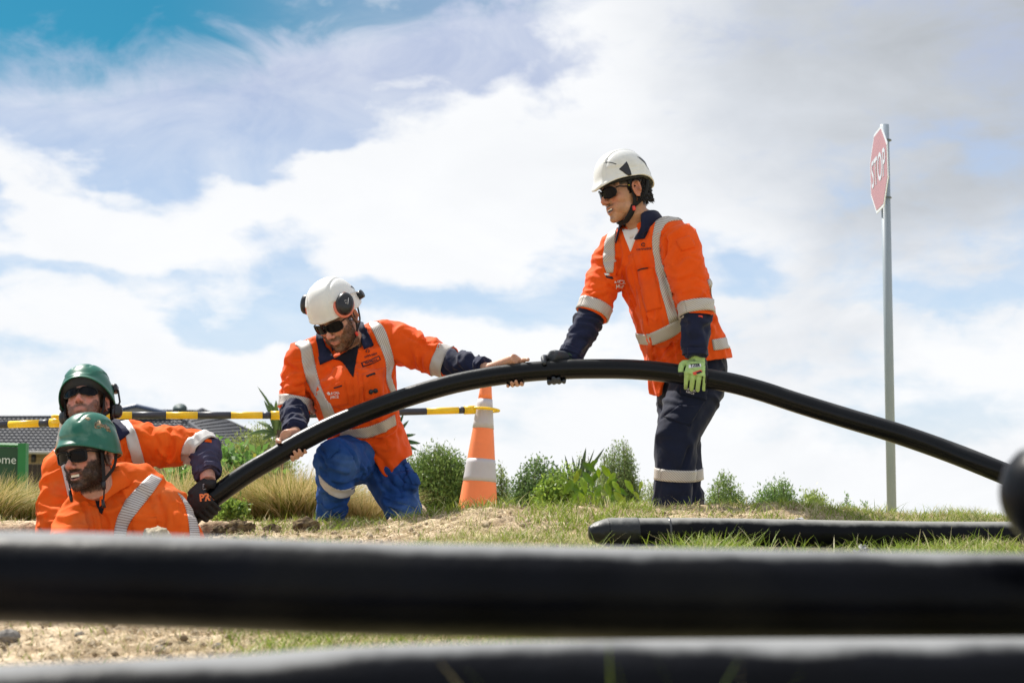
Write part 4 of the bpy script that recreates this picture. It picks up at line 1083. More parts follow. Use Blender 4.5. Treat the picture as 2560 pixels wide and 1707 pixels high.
    b = MB(); nf = (neck - h.o).normalized(); b.tube([neck.lerp(h.o, -.10), neck.lerp(h.o, .02), neck.lerp(h.o, .10)], [.090, .078, .071], 28); b.build('t_shirt_neck', M_TEE_W, root)
    collar('collar', M_NAVY, root, neck.lerp(h.o, .10), (h.o - neck).normalized() * .6 + U * .4, Ff, .070, h_=.045, fall=.055, tip=.030, gap=42, spread=.020)
    text_px(cl, 'connetics', 1611, 622, 9.5, 1, -.08, 'printed_lettering', M_INKK, shirt, .0042, bold=.02)
    b = MB()
    p, n_ = hit(cl.bvh, 1609, 612); e1 = (ray(1612, 612) - ray(1609, 612)).normalized(); e2 = n_.cross(e1)
    b.tube([p + n_ * .004 + (e1 * math.cos(a) + e2 * math.sin(a)) * .0075 for a in np.linspace(0, 5.6, 18)], [.0012 + .0014 * abs(math.sin(i * .25)) for i in range(18)], 6); b.build('printed_emblem', M_INKK, shirt)
    text_px(cl, '8.8 CAL', 1549, 705, 9, 1, -.05, 'printed_lettering', M_INKW, shirt, .0095, bold=.03); text_px(cl, 'HRC2', 1550, 715, 9, 1, -.05, 'printed_lettering', M_INKW, shirt, .0095, bold=.03)
    # trousers
    hipL, knL, anL = W(1748, 955, 6.26), W(1690, 1100, 6.14), W(1676, 1345, 6.20)
    hipR, knR, anR = W(1706, 955, 6.44), W(1700, 1105, 6.40), W(1722, 1350, 6.47)
    b = MB(); b.ell(W(1727, 925, 6.34), (.175, .150, .14), R=f.M); b.ell(W(1727, 980, 6.34), (.165, .14, .12), R=f.M)
    b.tube([hipL, hipL.lerp(knL, .5), knL, knL.lerp(anL, .4), anL], [.125, .112, .096, .086, .083], 26)
    b.tube([hipR, hipR.lerp(knR, .5), knR, knR.lerp(anR, .4), anR], [.125, .110, .094, .084, .082], 26)
    crt = [([(1655, 1045), (1690, 1030), (1720, 1060)], .010, -.010), ([(1700, 1180), (1715, 1150), (1722, 1120)], .010, -.012), ([(1640, 1010), (1665, 1000), (1700, 1010)], .010, .007)]
    ct = Cloth(b, .0075, 4, [(hipL, knL, 9, 5, .011, .12), (knL, anL, 5, 12, .011, .09), (hipR, knR, 9, 5, .010, .12), (knR, anR, 5, 12, .011, .09)], 4, crt)
    tr = ct.build('trousers', M_NAVYT, root)
    for (a_, b2, t0) in ((knL, anL, .345), (knR, anR, .335)): band(ct, a_.lerp(b2, t0), b2 - a_, .050, 'reflective_band', M_TAPE, root, off=.0035, maxr=.13)
    TT = lambda L_, R_, m_, nm, off=.004, ns=12, nt=8: sheet(ct, L_, R_, nm, m_, tr, off, ns, nt)
    TT([(1702, 962), (1699, 985)], [(1768, 975), (1765, 1000)], M_NAVYT, 'pocket_flap', .006)
    TT([(1660, 1042), (1680, 1050), (1722, 1066)], [(1700, 1012), (1740, 1015), (1760, 1005)], M_NAVYT, 'cargo_pocket', .005, 14, 10)
    text_px(ct, '8.8 CAL', 1726, 976, 8, 1, .22, 'printed_lettering', M_INKW, tr, .0085, bold=.03); text_px(ct, 'HRC2', 1725, 984, 8, 1, .22, 'printed_lettering', M_INKW, tr, .0085, bold=.03)
    # boots, below the crest
    for (an, d) in ((anL, 1), (anR, 1)):
        z0 = zg1(an.x, an.y); b = MB(); g = Vector((an.x, an.y, z0)); fd = Vector((-.8, -.6, 0)).normalized()
        b.tube([g + Vector((0, 0, .14)), g + Vector((0, 0, .08)), g + fd * .03 + Vector((0, 0, .055)), g + fd * .11 + Vector((0, 0, .045)), g + fd * .17 + Vector((0, 0, .038))], [.055, .055, .055, .05, .04], 16, round_end=.8)
        b.build('boot', M_BPL, root)
    # gloves
    b = MB(); P, T_ = pipe_near(1392)
    grip_hand(b, P, T_, Vector((.0, .75, .65)), wrR, s=-1 if T_.cross(Vector((0, .75, .65))).y < 0 else 1, index=-1, glove=.0015, a_knuckle=62, k=1.02, thumb=(-38, -62, -88, -108), thumb_ax=(.040, .048, .048, .044), reach=1.12)
    V, F = remesh(b.mesh(), .0034, 2); link('glove', mesh_np(V, F), M_GLOVEG, root)
    b = MB(); e_ = wrR; g1 = P + Vector((.05, .03, .045)); b.tube([e_.lerp(elR, .12), e_, e_.lerp(g1, .55), g1], [.038, .036, .035, .034], 18); b.build('glove_cuff', mat('dark_green_glove', (.03, .06, .035), rough=.8), root)
    b = MB(); P, T_ = pipe_near(1737)
    N_ = Vector((.05, -.90, .42)); s_ = 1 if T_.cross(N_).z < 0 else -1
    grip_hand(b, P, T_, N_, wrL, s=s_, index=-1, glove=.0008, a_knuckle=22, k=1.10, reach=.90, spread=1.12, thumb=(-28, -18, 8, 32), thumb_ax=(.050, .060, .062, .058))
    V, F = remesh(b.mesh(), .0026, 1); gl = link('glove', mesh_np(V, F), [M_LIME, M_GLOVE], root)
    # black rubber palm side of the lime glove
    px, py = proj(V[F].mean(1)); c = V[F].mean(1); q = (c - np.array(P)); 
    Tn = np.array(T_); rad = q - (q @ Tn)[:, None] * Tn; rl = np.linalg.norm(rad, axis=1); inner = (rl < PR + .009) | (px > 1763) | ((px < 1710) & (py > 930))
    gl.data.polygons.foreach_set('material_index', inner.astype(np.int32)); gl.data.update()
    gb = bvh_of(V, F)
    sheet(gb, [(1722, 912), (1722, 920)], [(1752, 909), (1753, 917)], 'glove_print', M_TEE_W, gl, .0012, 6, 8, skirt=0)
    text_px(gb, 'TZER', 1738, 914, 10, 1, -.08, 'glove_lettering', M_INKK, gl, .002, bold=.05)
    sheet(gb, [(1731, 931), (1735, 938)], [(1752, 924), (1756, 930)], 'glove_print', M_RED, gl, .0012, 6, 8, skirt=0)
    sheet(gb, [(1740, 931), (1743, 935)], [(1752, 927), (1755, 931)], 'glove_print', M_INKK, gl, .002, 6, 8, skirt=0)
    # helmet
    hh = h.tilt(pitch=4); hel, hb, pt = helmet(hh, M_HWHITE, root, k=1.07, style=0, brim_f=.038, brim_s=.050, brim_b=-.004, rx=.106, ry=.121, top=.180, peak=.020, center=(0, -.004))
    for s in (-1, 1):
        surf_patch(hb, hh, ([(.058, .098), (.044, .074), (.030, .052)], [(.016, .122), (.014, .085), (.018, .050)]), 'vent', M_BPL, hel, side=s)
        surf_patch(hb, hh, ([(-.052, .134), (-.075, .105), (-.110, .070)], [(-.070, .128), (-.098, .108), (-.116, .074)]), 'vent', M_BPL, hel, side=s)
    surf_patch(hb, hh, ([(.088, .150), (.062, .122)], [(.085, .152), (.059, .124)]), 'helmet_print', M_BPL, hel, side=-1, skirt=.001)
    b = MB()
    for s in (-1, 1):
        strap(b, [hh.at(s*.086, .020, .045), hh.at(s*.083, .012, .0), h.at(s*.078, .012, -.045), h.at(s*.068, .018, -.070)], .009, ref=h.F)
        strap(b, [hh.at(s*.088, -.070, .025), hh.at(s*.086, -.055, -.010), h.at(s*.080, -.025, -.045), h.at(s*.070, .014, -.068)], .008, ref=h.F)
        strap(b, [h.at(s*.068, .018, -.068), h.at(s*.060, .034, -.095), h.at(s*.035, .052, -.122), h.at(0, .056, -.128)], .014, ref=h.F, thick=.3)
    b.build('chin_strap', M_BLACK, root)
    b = MB(); b.box(h.at(-.069, .022, -.080), (.012, .014, .020), R=h.M, bevel=.002); b.build('strap_buckle', M_RED, root)
    sunglasses(h, root, k=k, w=.033, hh=.023, f0=.112, cu=.008, sq=2.3, wrap=7.0, frame_r=.0020)
    b = MB(); b.tube([h.at(-.083, .030, .020), h.at(-.0835, .008, .022)], .0024, 6); b.build('temple_tip', mat('yellow_plastic', (.75, .62, .02), rough=.4), root)
man_standing()
# ------------------------------------------------------------------ shared torso builder
def torso_rings(b, rows, Rr, Ff, n=30, e=2.4):
    R_ = []
    for (px, py, Y, rx, ry) in rows:
        c = W(px, py, Y); R_.append([c + Rr * rx * math.copysign(abs(math.cos(a)) ** (2 / e), math.cos(a)) + Ff * ry * math.copysign(abs(math.sin(a)) ** (2 / e), math.sin(a)) for a in [2 * math.pi * j / n for j in range(n)]])
    b.loft(R_)
def cut_arms(base, arms):
    def f(C):
        m_ = base(C) if base else np.zeros(len(C), bool)
        for (a, w, t0) in arms:
            ax = Vector(w) - Vector(a); L = ax.length; ax = np.array(ax / L); q = C - np.array(a); t = q @ ax; pr = np.linalg.norm(q - t[:, None] * ax, axis=1)
            m_ |= (t > L * t0) & (pr < .1) & (t < L * 1.3)
        return m_
    return f
def back_grip_dir(T_, ref):
    N_ = Vector(ref); return N_, (-1 if T_.cross(N_).z > 0 else 1)

# ------------------------------------------------------------------ kneeling worker with ear muffs
def man_kneeling():
    root = empty('person', W(880, 1300, 6.5), 'kneeling worker in orange shirt and bright blue trousers, white helmet with ear muffs', 'person')
    Rr = Vector((-1, .05, 0)).normalized(); neck = W(880, 858, 6.42); pel = W(935, 1120, 6.72)
    U = (neck - pel).normalized(); Ff = (Vector((-.05, -1, 0)) - U * Vector((-.05, -1, 0)).dot(U)).normalized(); fr = Fr(pel, Ff, U)
    h = Fr(W(845, 800, 6.30), (-.27, -.76, -.58), (-.36, -.50, .80)); k = 1.06
    shR, elR, wrR = W(762, 890, 6.44), W(737, 1014, 6.42), W(738, 1082, 6.16)
    shL, elL, wrL = W(968, 848, 6.46), W(1112, 903, 6.40), W(1222, 921, 6.20)
    b = MB(); head_shape(b, h, k, jaw=1.0, nose=.6)
    b.tube([h.at(0, -.02, -.03), h.at(0, -.01, -.10), neck], [.058, .060, .066], 20); b.tube([neck, neck.lerp(pel, .4), pel], [.07, .10, .09], 16)
    for A in ((shL, elL, wrL), (shR, elR, wrR)): b.tube([neck - U * .07, *A], [.05, .042, .034, .025], 14)
    P, T_ = pipe_near(736); N_, s_ = back_grip_dir(T_, (.25, .80, .50))
    grip_hand(b, P, T_, N_, wrR, s=s_, index=-1, a_knuckle=62, k=.98, thumb=(-40, -66, -92, -112), thumb_ax=(.040, .046, .046, .042), reach=1.12)
    P, T_ = pipe_near(1278); N_, s_ = back_grip_dir(T_, (-.1, .80, .55))
    grip_hand(b, P, T_, N_, wrL, s=s_, index=1, a_knuckle=62, k=.98, thumb=(-36, -52, -66, -78), thumb_ax=(.040, .054, .064, .072), reach=1.12)
    V, F = remesh(b.mesh(), .0034, 3); me = mesh_np(V, F)
    color_attr(me, skin_colors(V, h, k, skin=(.56, .31, .21), beard=(.105, .055, .028), bden=.78, lips=(.50, .20, .16), hair=(.05, .03, .02)))
    link('body', me, mat('skin_fair', rough=.45, spec=.45, attr='Col', sss=.10, bump=.0012, bscale=260, var=.10, vscale=45), root)
    whiskers(V, F, h, k, 'beard', root, (.13, .065, .035), 7000, .007, 1)
    # shirt
    b = MB()
    torso_rings(b, [(968, 1235, 6.64, .150, .17), (948, 1170, 6.65, .165, .17), (925, 1110, 6.64, .170, .155), (905, 1060, 6.58, .175, .155), (888, 1010, 6.51, .19, .155), (880, 960, 6.46, .203, .155), (876, 910, 6.43, .20, .145), (876, 865, 6.42, .175, .12),
                    (878, 842, 6.43, .12, .10), (880, 828, 6.44, .085, .08)], Rr, Ff)
    b.tube([neck - U * .03, shR.lerp(neck, .3), shR, shR.lerp(elR, .3)], [.075, .085, .088, .084], 22); b.tube([neck - U * .03, shL.lerp(neck, .3), shL, shL.lerp(elL, .3)], [.075, .085, .09, .088], 22)
    b.tube([shR, shR.lerp(elR, .4), shR.lerp(elR, .8), elR, elR.lerp(wrR, .25)], [.088, .084, .078, .072, .064], 24)
    b.tube([shL, shL.lerp(elL, .4), shL.lerp(elL, .8), elL, elL.lerp(wrL, .12)], [.090, .086, .080, .074, .066], 24)
    b.ell(W(880, 985, 6.34), (.16, .09, .14), R=fr.M)
    segs = [(neck - U * .08, pel, 5, 10, .015, .18), (shL, elL, 16, 5, .016, .085), (shR, elR, 19, 5, .016, .08)]
    cr = [([(985, 905), (975, 935), (985, 960), (982, 1000)], .010, -.016), ([(770, 985), (778, 1000), (790, 1030)], .011, -.022), ([(800, 960), (815, 990), (840, 1020), (870, 1030)], .010, -.010), ([(765, 940), (772, 970), (768, 1000)], .010, -.014),
          ([(905, 960), (900, 990), (905, 1020)], .009, .010), ([(1100, 870), (1090, 890), (1105, 905)], .008, -.010), ([(1060, 850), (1080, 868), (1110, 865)], .009, .010), ([(1010, 830), (1040, 850), (1075, 858)], .008, -.007),
          ([(895, 1110), (930, 1100), (965, 1110)], .012, -.012), ([(925, 1125), (955, 1150), (970, 1180)], .010, -.010), ([(990, 1060), (975, 1080), (940, 1095)], .010, .010), ([(880, 890), (884, 930), (885, 975)], .006, -.006),
          ([(718, 905), (735, 925), (760, 930)], .010, -.010), ([(710, 950), (735, 965), (760, 960)], .010, -.010), ([(712, 980), (735, 990), (765, 985)], .009, .009)]
    cut = cut_below([(700, 1150), (770, 1155), (830, 1160), (849, 1084), (894, 1134), (901, 1128), (918, 1126), (942, 1160), (965, 1196), (985, 1172), (1006, 1150), (1060, 1120)])
    cut0 = cut_arms(cut, [(elR, wrR, .22), (elL, wrL, .10)]); nv = np.array((h.o - neck).normalized()); nk = np.array(neck)
    def cut_n(C): q = C - nk; t = q @ nv; return cut0(C) | ((t > -.010) & (np.linalg.norm(q - t[:, None] * nv, axis=1) < .092))
    cl = Cloth(b, .0065, 4, segs, 2, cr, cut_n); shirt = cl.build('shirt', M_ORANGE, root)
    for nm, (s0, e_, w, fr0) in enumerate(((shR, elR, wrR, .02), (shL, elL, wrL, .0))):
        b = MB(); b.tube([e_.lerp(w, -.15), e_.lerp(w, .0), e_.lerp(w, .35), e_.lerp(w, .7), e_.lerp(w, .93)], [.056, .062, .060, .050, .043], 24)
        c2 = Cloth(b, .006, 2, [(e_, w, 26, 9, .017, .055)], 15 + nm); c2.build('sleeve_cuff', M_NAVY, root)
        band(c2, e_.lerp(w, .86), w - e_, .022, 'cuff_band', M_NAVY, root, off=.003)
        band(cl, s0.lerp(e_, .965), e_ - s0, .052, 'reflective_band', M_TAPE, root, off=.0038)
    T = lambda L_, R_, m_=M_TAPE, nm='reflective_tape', off=.0055, ns=26, nt=7, **kw: sheet(cl, L_, R_, nm, m_, shirt, off, ns, nt, **kw)
    T([(737, 861), (752, 876), (755, 903), (768, 954), (784, 983), (800, 1009), (815, 1052)], [(764, 846), (777, 858), (783, 884), (796, 945), (811, 985), (828, 1012), (840, 1042)])
    T([(921, 806), (926, 818), (943, 851), (961, 894), (966, 923), (966, 954), (978, 985)], [(948, 806), (964, 828), (976, 865), (985, 903), (979, 937), (981, 957), (993, 985)])
    T([(855, 1073), (884, 1072), (920, 1066), (955, 1053), (986, 1036)], [(850, 1086), (884, 1092), (918, 1093), (953, 1083), (990, 1063)])
    T([(880, 945), (884, 1000), (880, 1060), (890, 1110)], [(894, 930), (900, 1000), (897, 1060), (906, 1112)], M_ORANGE, 'placket', .0022, 24, 4)
    T([(905, 935), (908, 962), (912, 1000)], [(962, 918), (960, 950), (958, 985)], M_ORANGE, 'pocket', .0038, 12, 8); T([(806, 972), (810, 985), (826, 1018)], [(862, 950), (866, 975), (872, 1010)], M_ORANGE, 'pocket', .0038, 12, 8)
    T([(915, 941), (925, 937), (935, 933)], [(917, 944), (927, 940), (937, 935)], M_INKK, 'pocket_slit', .006, 8, 3); T([(835, 968), (845, 965), (855, 962)], [(836, 971), (846, 968), (856, 965)], M_INKK, 'pocket_slit', .006, 8, 3)
    T([(834, 898), (855, 905), (881, 941)], [(897, 862), (893, 885), (883, 942)], M_TEE_B, 't_shirt', .0045, 16, 8)
    T([(902, 907), (925, 899), (947, 889)], [(907, 918), (930, 910), (952, 899)], M_INKK, 'name_patch', .0042, 12, 5); T([(905, 909), (926, 901), (946, 892)], [(908.5, 916), (929, 908), (949, 899)], M_ORANGE, 'name_patch_field', .0058, 12, 5, skirt=.001)
    text_px(cl, 'Matthew', 927, 904, 9, 1, -.38, 'printed_lettering', M_INKK, shirt, .0072, bold=.02); text_px(cl, 'connetics', 926, 888, 8.5, 1, -.36, 'printed_lettering', M_INKK, shirt, .0052, bold=.02)
    p, n_ = hit(cl.bvh, 920, 878); e1 = (ray(923, 878) - ray(920, 878)).normalized(); e2 = n_.cross(e1); b = MB()
    b.tube([p + n_ * .005 + (e1 * math.cos(a) + e2 * math.sin(a)) * .0075 for a in np.linspace(-1.5, 3.6, 18)], .0016, 6); b.ell(p + n_ * .005 - e1 * .006 - e2 * .004, (.003,) * 3, nu=8, nv=6); b.build('printed_emblem', M_INKK, shirt)
    text_px(cl, '8.8 CAL', 836, 982, 9, 1, -.12, 'printed_lettering', M_INKW, shirt, .0100, bold=.03); text_px(cl, 'HRC2', 838, 991, 9, 1, -.10, 'printed_lettering', M_INKW, shirt, .0100, bold=.03)
    b = MB()
    for dx in (-7, 6): p, n_ = hit(cl.bvh, 932 + dx, 977 - dx * .3); b.ell(p + n_ * .008, (.011, .007, .011), nu=10, nv=8)
    p, n_ = hit(cl.bvh, 932, 977); b.ell(p + n_ * .009, (.008, .008, .006), nu=8, nv=6); b.build('clip', M_BPL, root)
    T([(790, 834), (795, 872), (801, 912)], [(806, 848), (818, 872), (837, 896)], M_NAVY, 'collar_leaf', .012, 12, 7, skirt=.013); T([(886, 808), (900, 846), (910, 874)], [(904, 804), (925, 840), (935, 863)], M_NAVY, 'collar_leaf', .012, 12, 7, skirt=.013)
    collar('collar', M_NAVY, root, neck.lerp(h.o, .06) + Vector((0, 0, -.004)), U * .8 + Vector((0, -.25, .2)), Ff + Vector((-.05, 0, 0)), .080, ry=.078, h_=.035, fall=.060, tip=.060, gap=46, spread=.040)
    # trousers
    hipR, knR, anR = W(900, 1145, 6.66), W(842, 1155, 6.30), W(826, 1325, 6.50); hipL, knL, ankL = W(958, 1150, 6.70), W(1003, 1272, 6.52), W(1030, 1285, 6.92)
    b = MB(); b.ell(W(932, 1130, 6.76), (.150, .11, .13), R=fr.M)
    b.tube([hipR, hipR.lerp(knR, .5), knR], [.118, .112, .104], 26); b.ell(knR, (.104, .102, .108)); b.tube([knR + Vector((0, 0, -.02)), knR.lerp(anR, .45), anR.lerp(knR, .2), anR], [.096, .076, .064, .068], 26)
    b.tube([hipL, hipL.lerp(knL, .5), knL, knL + Vector((0, .0, -.02))], [.108, .112, .088, .082], 26, round_end=.7); b.tube([knL, ankL], [.080, .06], 20)
    b.ell(W(1030, 1212, 6.50), (.030, .04, .055))
    cr = [([(800, 1125), (825, 1135), (845, 1128)], .009, -.012), ([(808, 1155), (830, 1170), (870, 1180)], .010, .010), ([(800, 1175), (830, 1205), (870, 1210), (900, 1195)], .009, -.014), ([(815, 1190), (845, 1222), (880, 1215)], .009, .012), ([(800, 1235), (830, 1255), (868, 1250)], .010, -.010),
          ([(960, 1150), (990, 1200), (1035, 1220)], .009, .010), ([(960, 1180), (990, 1215), (1045, 1240)], .009, -.012), ([(965, 1250), (1000, 1262), (1042, 1255)], .010, -.012), ([(1010, 1160), (1020, 1190), (1038, 1210)], .008, -.010), ([(820, 1275), (845, 1285), (862, 1275)], .009, -.009), ([(920, 1160), (950, 1210), (970, 1250)], .010, .008), ([(775, 1120), (800, 1140), (815, 1165)], .008, -.014), ([(850, 1100), (875, 1125), (895, 1165)], .008, -.011), ([(830, 1140), (855, 1150), (885, 1148)], .006, -.008), ([(905, 1165), (912, 1185), (893, 1200)], .008, .014), ([(805, 1215), (820, 1240), (850, 1248)], .007, -.011), ([(795, 1255), (815, 1268), (840, 1262)], .007, .011), ([(800, 1290), (822, 1298), (850, 1290)], .007, -.010), ([(940, 1175), (955, 1215), (985, 1235)], .008, -.013), ([(985, 1165), (1005, 1200), (1025, 1215)], .007, -.010), ([(958, 1230), (980, 1245), (1010, 1243)], .007, -.012), ([(970, 1275), (1000, 1283), (1035, 1272)], .008, -.010)]
    ct = Cloth(b, .0075, 4, [(hipR, knR, 12, 5, .014, .13), (knR, anR, 18, 5, .020, .09), (hipL, knL, 12, 5, .018, .12)], 8, cr)
    tr = ct.build('trousers', M_BLUE, root)
    TT = lambda L_, R_, m_, nm, off=.004, ns=16, nt=7: sheet(ct, L_, R_, nm, m_, tr, off, ns, nt)
    TT([(798, 1187), (815, 1205), (840, 1222), (862, 1224), (889, 1215)], [(801, 1207), (815, 1226), (838, 1241), (861, 1244), (887, 1230)], M_TAPEP, 'reflective_band', .005)
    TT([(803, 1112), (812, 1128), (818, 1150)], [(842, 1098), (848, 1112), (846, 1128)], M_BLUE, 'pocket_flap', .008, 12, 7); TT([(1008, 1160), (1022, 1190), (1030, 1212)], [(1020, 1155), (1036, 1180), (1050, 1212)], M_BLUE, 'pocket_flap', .009, 12, 7)
    # boots
    b = MB(); g = W(824, 1320, 6.5); g.z = zg1(g.x, g.y); g.z -= .035; b.tube([g + Vector((0, 0, .12)), g + Vector((0, 0, .06)), g + Vector((.01, -.05, .040)), g + Vector((.015, -.10, .025))], [.045, .045, .045, .035], 16, round_end=.8); b.build('boot', M_BPL, root)
    b = MB(); g = W(1046, 1296, 6.62); b.tube([g + Vector((-.02, .22, .03)), g + Vector((0, .1, .012)), g, g + Vector((.005, -.05, -.004))], [.045, .042, .036, .030], 16, round_end=.9); b.build('boot', M_MUD, root)
    # helmet with raised ear muffs
    hel, hb, pt = helmet(h, M_HWHITE, root, k=1.06, style=0, brim_f=.046, brim_s=.032, brim_b=.002, rx=.110, ry=.128, top=.180, peak=.004)
    f1 = earmuff(h.at(-.098, .058, .088), -h.R * .72 + h.F * .42 + h.U * .42, h.U * .55 + h.F * -.75, hel, (.040, .052)); earmuff(h.at(.108, -.01, .100), h.R * .9 + h.U * .3, h.U - h.F * .5, hel, (.032, .046))
    b = MB()
    b.tube([h.at(-.118, -.080, .066), h.at(-.126, -.03, .100), h.at(-.120, .02, .116), f1.at(0, .030, .036)], .0028, 8); b.build('muff_wire', mat('bright_steel', (.5, .5, .5), rough=.25, metal=1), hel)
    b = MB(); b.tube([h.at(-.098, -.080, .058), h.at(-.122, -.086, .064)], .019, 16); b.build('muff_pivot', M_BPL, hel); b = MB(); b.tube([h.at(.100, -.050, .060), h.at(.124, -.052, .062)], .018, 16); b.build('muff_pivot', M_BPL, hel)
    b = MB(); b.box(f1.at(-.006, .0405, .004), (.002, .001, .030), R=f1.M); b.box(f1.at(.004, .0395, .0), (.014, .001, .0012), R=f1.M); b.box(f1.at(.004, .0395, .006), (.012, .001, .0012), R=f1.M); b.box(f1.at(.002, .0398, -.008), (.010, .001, .0012), R=f1.M); b.build('muff_print', M_TEE_W, hel)
    surf_patch(hb, h, ([(-.052, .120), (-.075, .100), (-.105, .070)], [(-.070, .118), (-.098, .100), (-.112, .074)]), 'vent', M_BPL, hel, side=-1)
    b = MB(); strap(b, [h.at(-.086, .000, .03), h.at(-.084, .000, -.02), h.at(-.078, .012, -.06), h.at(-.066, .035, -.085)], .009, ref=h.F); strap(b, [h.at(-.088, -.06, .03), h.at(-.086, -.035, -.03), h.at(-.080, .0, -.056)], .007, ref=h.F); strap(b, [h.at(-.066, .035, -.085), h.at(-.04, .06, -.112), h.at(0, .066, -.118), h.at(.05, .05, -.10)], .006, ref=h.F); b.build('chin_strap', M_BLACK, root)
    b = MB(); b.box(h.at(-.078, .030, -.072), (.010, .012, .020), R=h.M, bevel=.002); b.build('strap_buckle', M_RED, root)
    sunglasses(h, root, k=k, w=.032, hh=.0205, cx=.034, f0=.113, cu=.014, sq=3.4, wrap=6.0, frame_r=.0030)
man_kneeling()
# ------------------------------------------------------------------ the two workers in the trench at the left
def man_behind():
    root = empty('person', W(235, 1400, 6.15), 'worker in dusty green helmet with ear muffs, reaching a black gloved hand to the pipe', 'person')
    Rr = Vector((-1, 0, 0)); neck = W(252, 1082, 6.14); pel = W(215, 1370, 6.25); U = (neck - pel).normalized(); Ff = Vector((0, -1, 0)); fr = Fr(pel, Ff, U)
    h = Fr(W(216, 1016, 6.02), (-.03, -.92, .36), (-.13, .30, 1)); k = 1.0
    shL, elL, wrL = W(352, 1112, 6.16), W(512, 1122, 6.12), W(520, 1203, 6.0); shR, elR, wrR = W(158, 1172, 6.12), W(135, 1300, 6.0), W(235, 1345, 5.85)
    b = MB(); head_shape(b, h, k, jaw=1.05, nose=.2); b.tube([h.at(0, -.02, -.03), h.at(0, -.015, -.10), neck], [.06, .062, .07], 20); b.tube([neck, neck.lerp(pel, .4), pel], [.07, .10, .09], 16)
    for A in ((shL, elL, wrL), (shR, elR, wrR)): b.tube([neck - U * .07, *A], [.05, .044, .040, .033], 16)
    V, F = remesh(b.mesh(), .0036, 3); me = mesh_np(V, F); color_attr(me, skin_colors(V, h, k, skin=(.55, .29, .22), beard=(.10, .055, .04), bden=.72, hair=(.05, .03, .02)))
    link('body', me, mat('skin_ruddy', rough=.48, spec=.45, attr='Col', sss=.10, bump=.0012, bscale=260, var=.10, vscale=45), root)
    whiskers(V, F, h, k, 'beard', root, (.10, .05, .035), 4000, .005, 2)
    b = MB(); torso_rings(b, [(215, 1420, 6.25, .20, .15), (215, 1340, 6.22, .205, .16), (222, 1260, 6.19, .21, .155), (235, 1190, 6.17, .205, .145), (245, 1135, 6.16, .17, .12), (250, 1100, 6.15, .11, .09), (252, 1080, 6.15, .075, .075)], Rr, Ff)
    b.tube([neck - U * .045, shR.lerp(neck, .3), shR, shR.lerp(elR, .3)], [.08, .088, .09, .084], 22); b.tube([neck - U * .045, shL.lerp(neck, .3), shL, shL.lerp(elL, .3)], [.08, .092, .10, .094], 22)
    b.tube([shR, shR.lerp(elR, .5), elR, elR.lerp(wrR, .8)], [.09, .084, .078, .06], 24); b.tube([shL, shL.lerp(elL, .4), shL.lerp(elL, .8), elL, elL.lerp(wrL, .12)], [.10, .092, .080, .072, .062], 24)
    cr = [([(425, 1075), (430, 1110), (420, 1150)], .011, -.014), ([(455, 1075), (470, 1105), (465, 1150)], .010, .013), ([(480, 1085), (490, 1110), (480, 1140)], .009, -.011), ([(330, 1060), (350, 1080), (375, 1090)], .009, .008), ([(380, 1070), (395, 1110), (385, 1160)], .010, -.010),
          ([(110, 1200), (140, 1230), (170, 1240)], .012, -.010), ([(100, 1260), (140, 1275), (180, 1290)], .011, .010), ([(115, 1290), (150, 1300), (190, 1315)], .010, -.014)]
    cl = Cloth(b, .0068, 4, [(neck, pel, 5, 9, .014, .17), (shL, elL, 16, 5, .016, .09), (shR, elR, 15, 5, .015, .085)], 21, cr, cut_arms(None, [(elL, wrL, .10)])); shirt = cl.build('shirt', M_ORANGE2, root)
    b = MB(); b.tube([elL.lerp(wrL, -.2), elL, elL.lerp(wrL, .3), elL.lerp(wrL, .6), elL.lerp(wrL, .84)], [.058, .066, .060, .054, .050], 24)
    c2 = Cloth(b, .006, 2, [(elL, wrL, 26, 9, .018, .055)], 25); c2.build('sleeve_cuff', M_SLATE, root); band(c2, elL.lerp(wrL, .74), wrL - elL, .022, 'cuff_band', M_SLATE, root)
    band(cl, shL.lerp(elL, .97) + Vector((0, 0, -.006)), (elL - shL).normalized() + (wrL - elL).normalized() * .9, .055, 'reflective_band', M_TAPEP, root, off=.004)
    T = lambda L_, R_, m_=M_TAPEP, nm='reflective_tape', off=.0055, ns=26, nt=7, **kw: sheet(cl, L_, R_, nm, m_, shirt, off, ns, nt, **kw)
    T([(133, 1120), (152, 1165), (165, 1220), (178, 1275)], [(152, 1112), (167, 1158), (180, 1218), (193, 1285)]); T([(298, 1050), (306, 1070), (317, 1100), (334, 1164), (345, 1200)], [(322, 1052), (336, 1072), (345, 1095), (363, 1160), (375, 1200)])
    T([(296, 1110), (300, 1150), (300, 1180)], [(308, 1108), (313, 1150), (314, 1180)], M_ORANGE2, 'placket', .003, 10, 4)
    T([(278, 1038), (284, 1070), (297, 1104)], [(284, 1036), (305, 1062), (326, 1083)], M_NAVY, 'collar_leaf', .012, 12, 7, skirt=.013)
    collar('collar', M_NAVY, root, neck.lerp(h.o, .12), U, Ff + Vector((-.1, 0, 0)), .078, h_=.035, fall=.06, tip=.045, gap=42, spread=.036)
    # glove
    b = MB(); P, T_ = pipe_near(514); N_ = Vector((.06, -.97, .22)); s_ = 1 if T_.cross(N_).z < 0 else -1
    grip_hand(b, P, T_, N_, wrL, s=s_, index=-1, glove=.0025, a_knuckle=20, k=1.12, reach=.90, thumb=(-30, -15, 5, 25), thumb_ax=(.046, .054, .058, .056))
    V, F = remesh(b.mesh(), .0036, 2); gl = link('glove', mesh_np(V, F), M_GLOVE, root); gb = bvh_of(V, F)
    text_px(gb, 'PRO', 521, 1243, 24, 1, -.10, 'glove_lettering', M_INKO, gl, .002, bold=.045, sq=.95)
    b = MB()
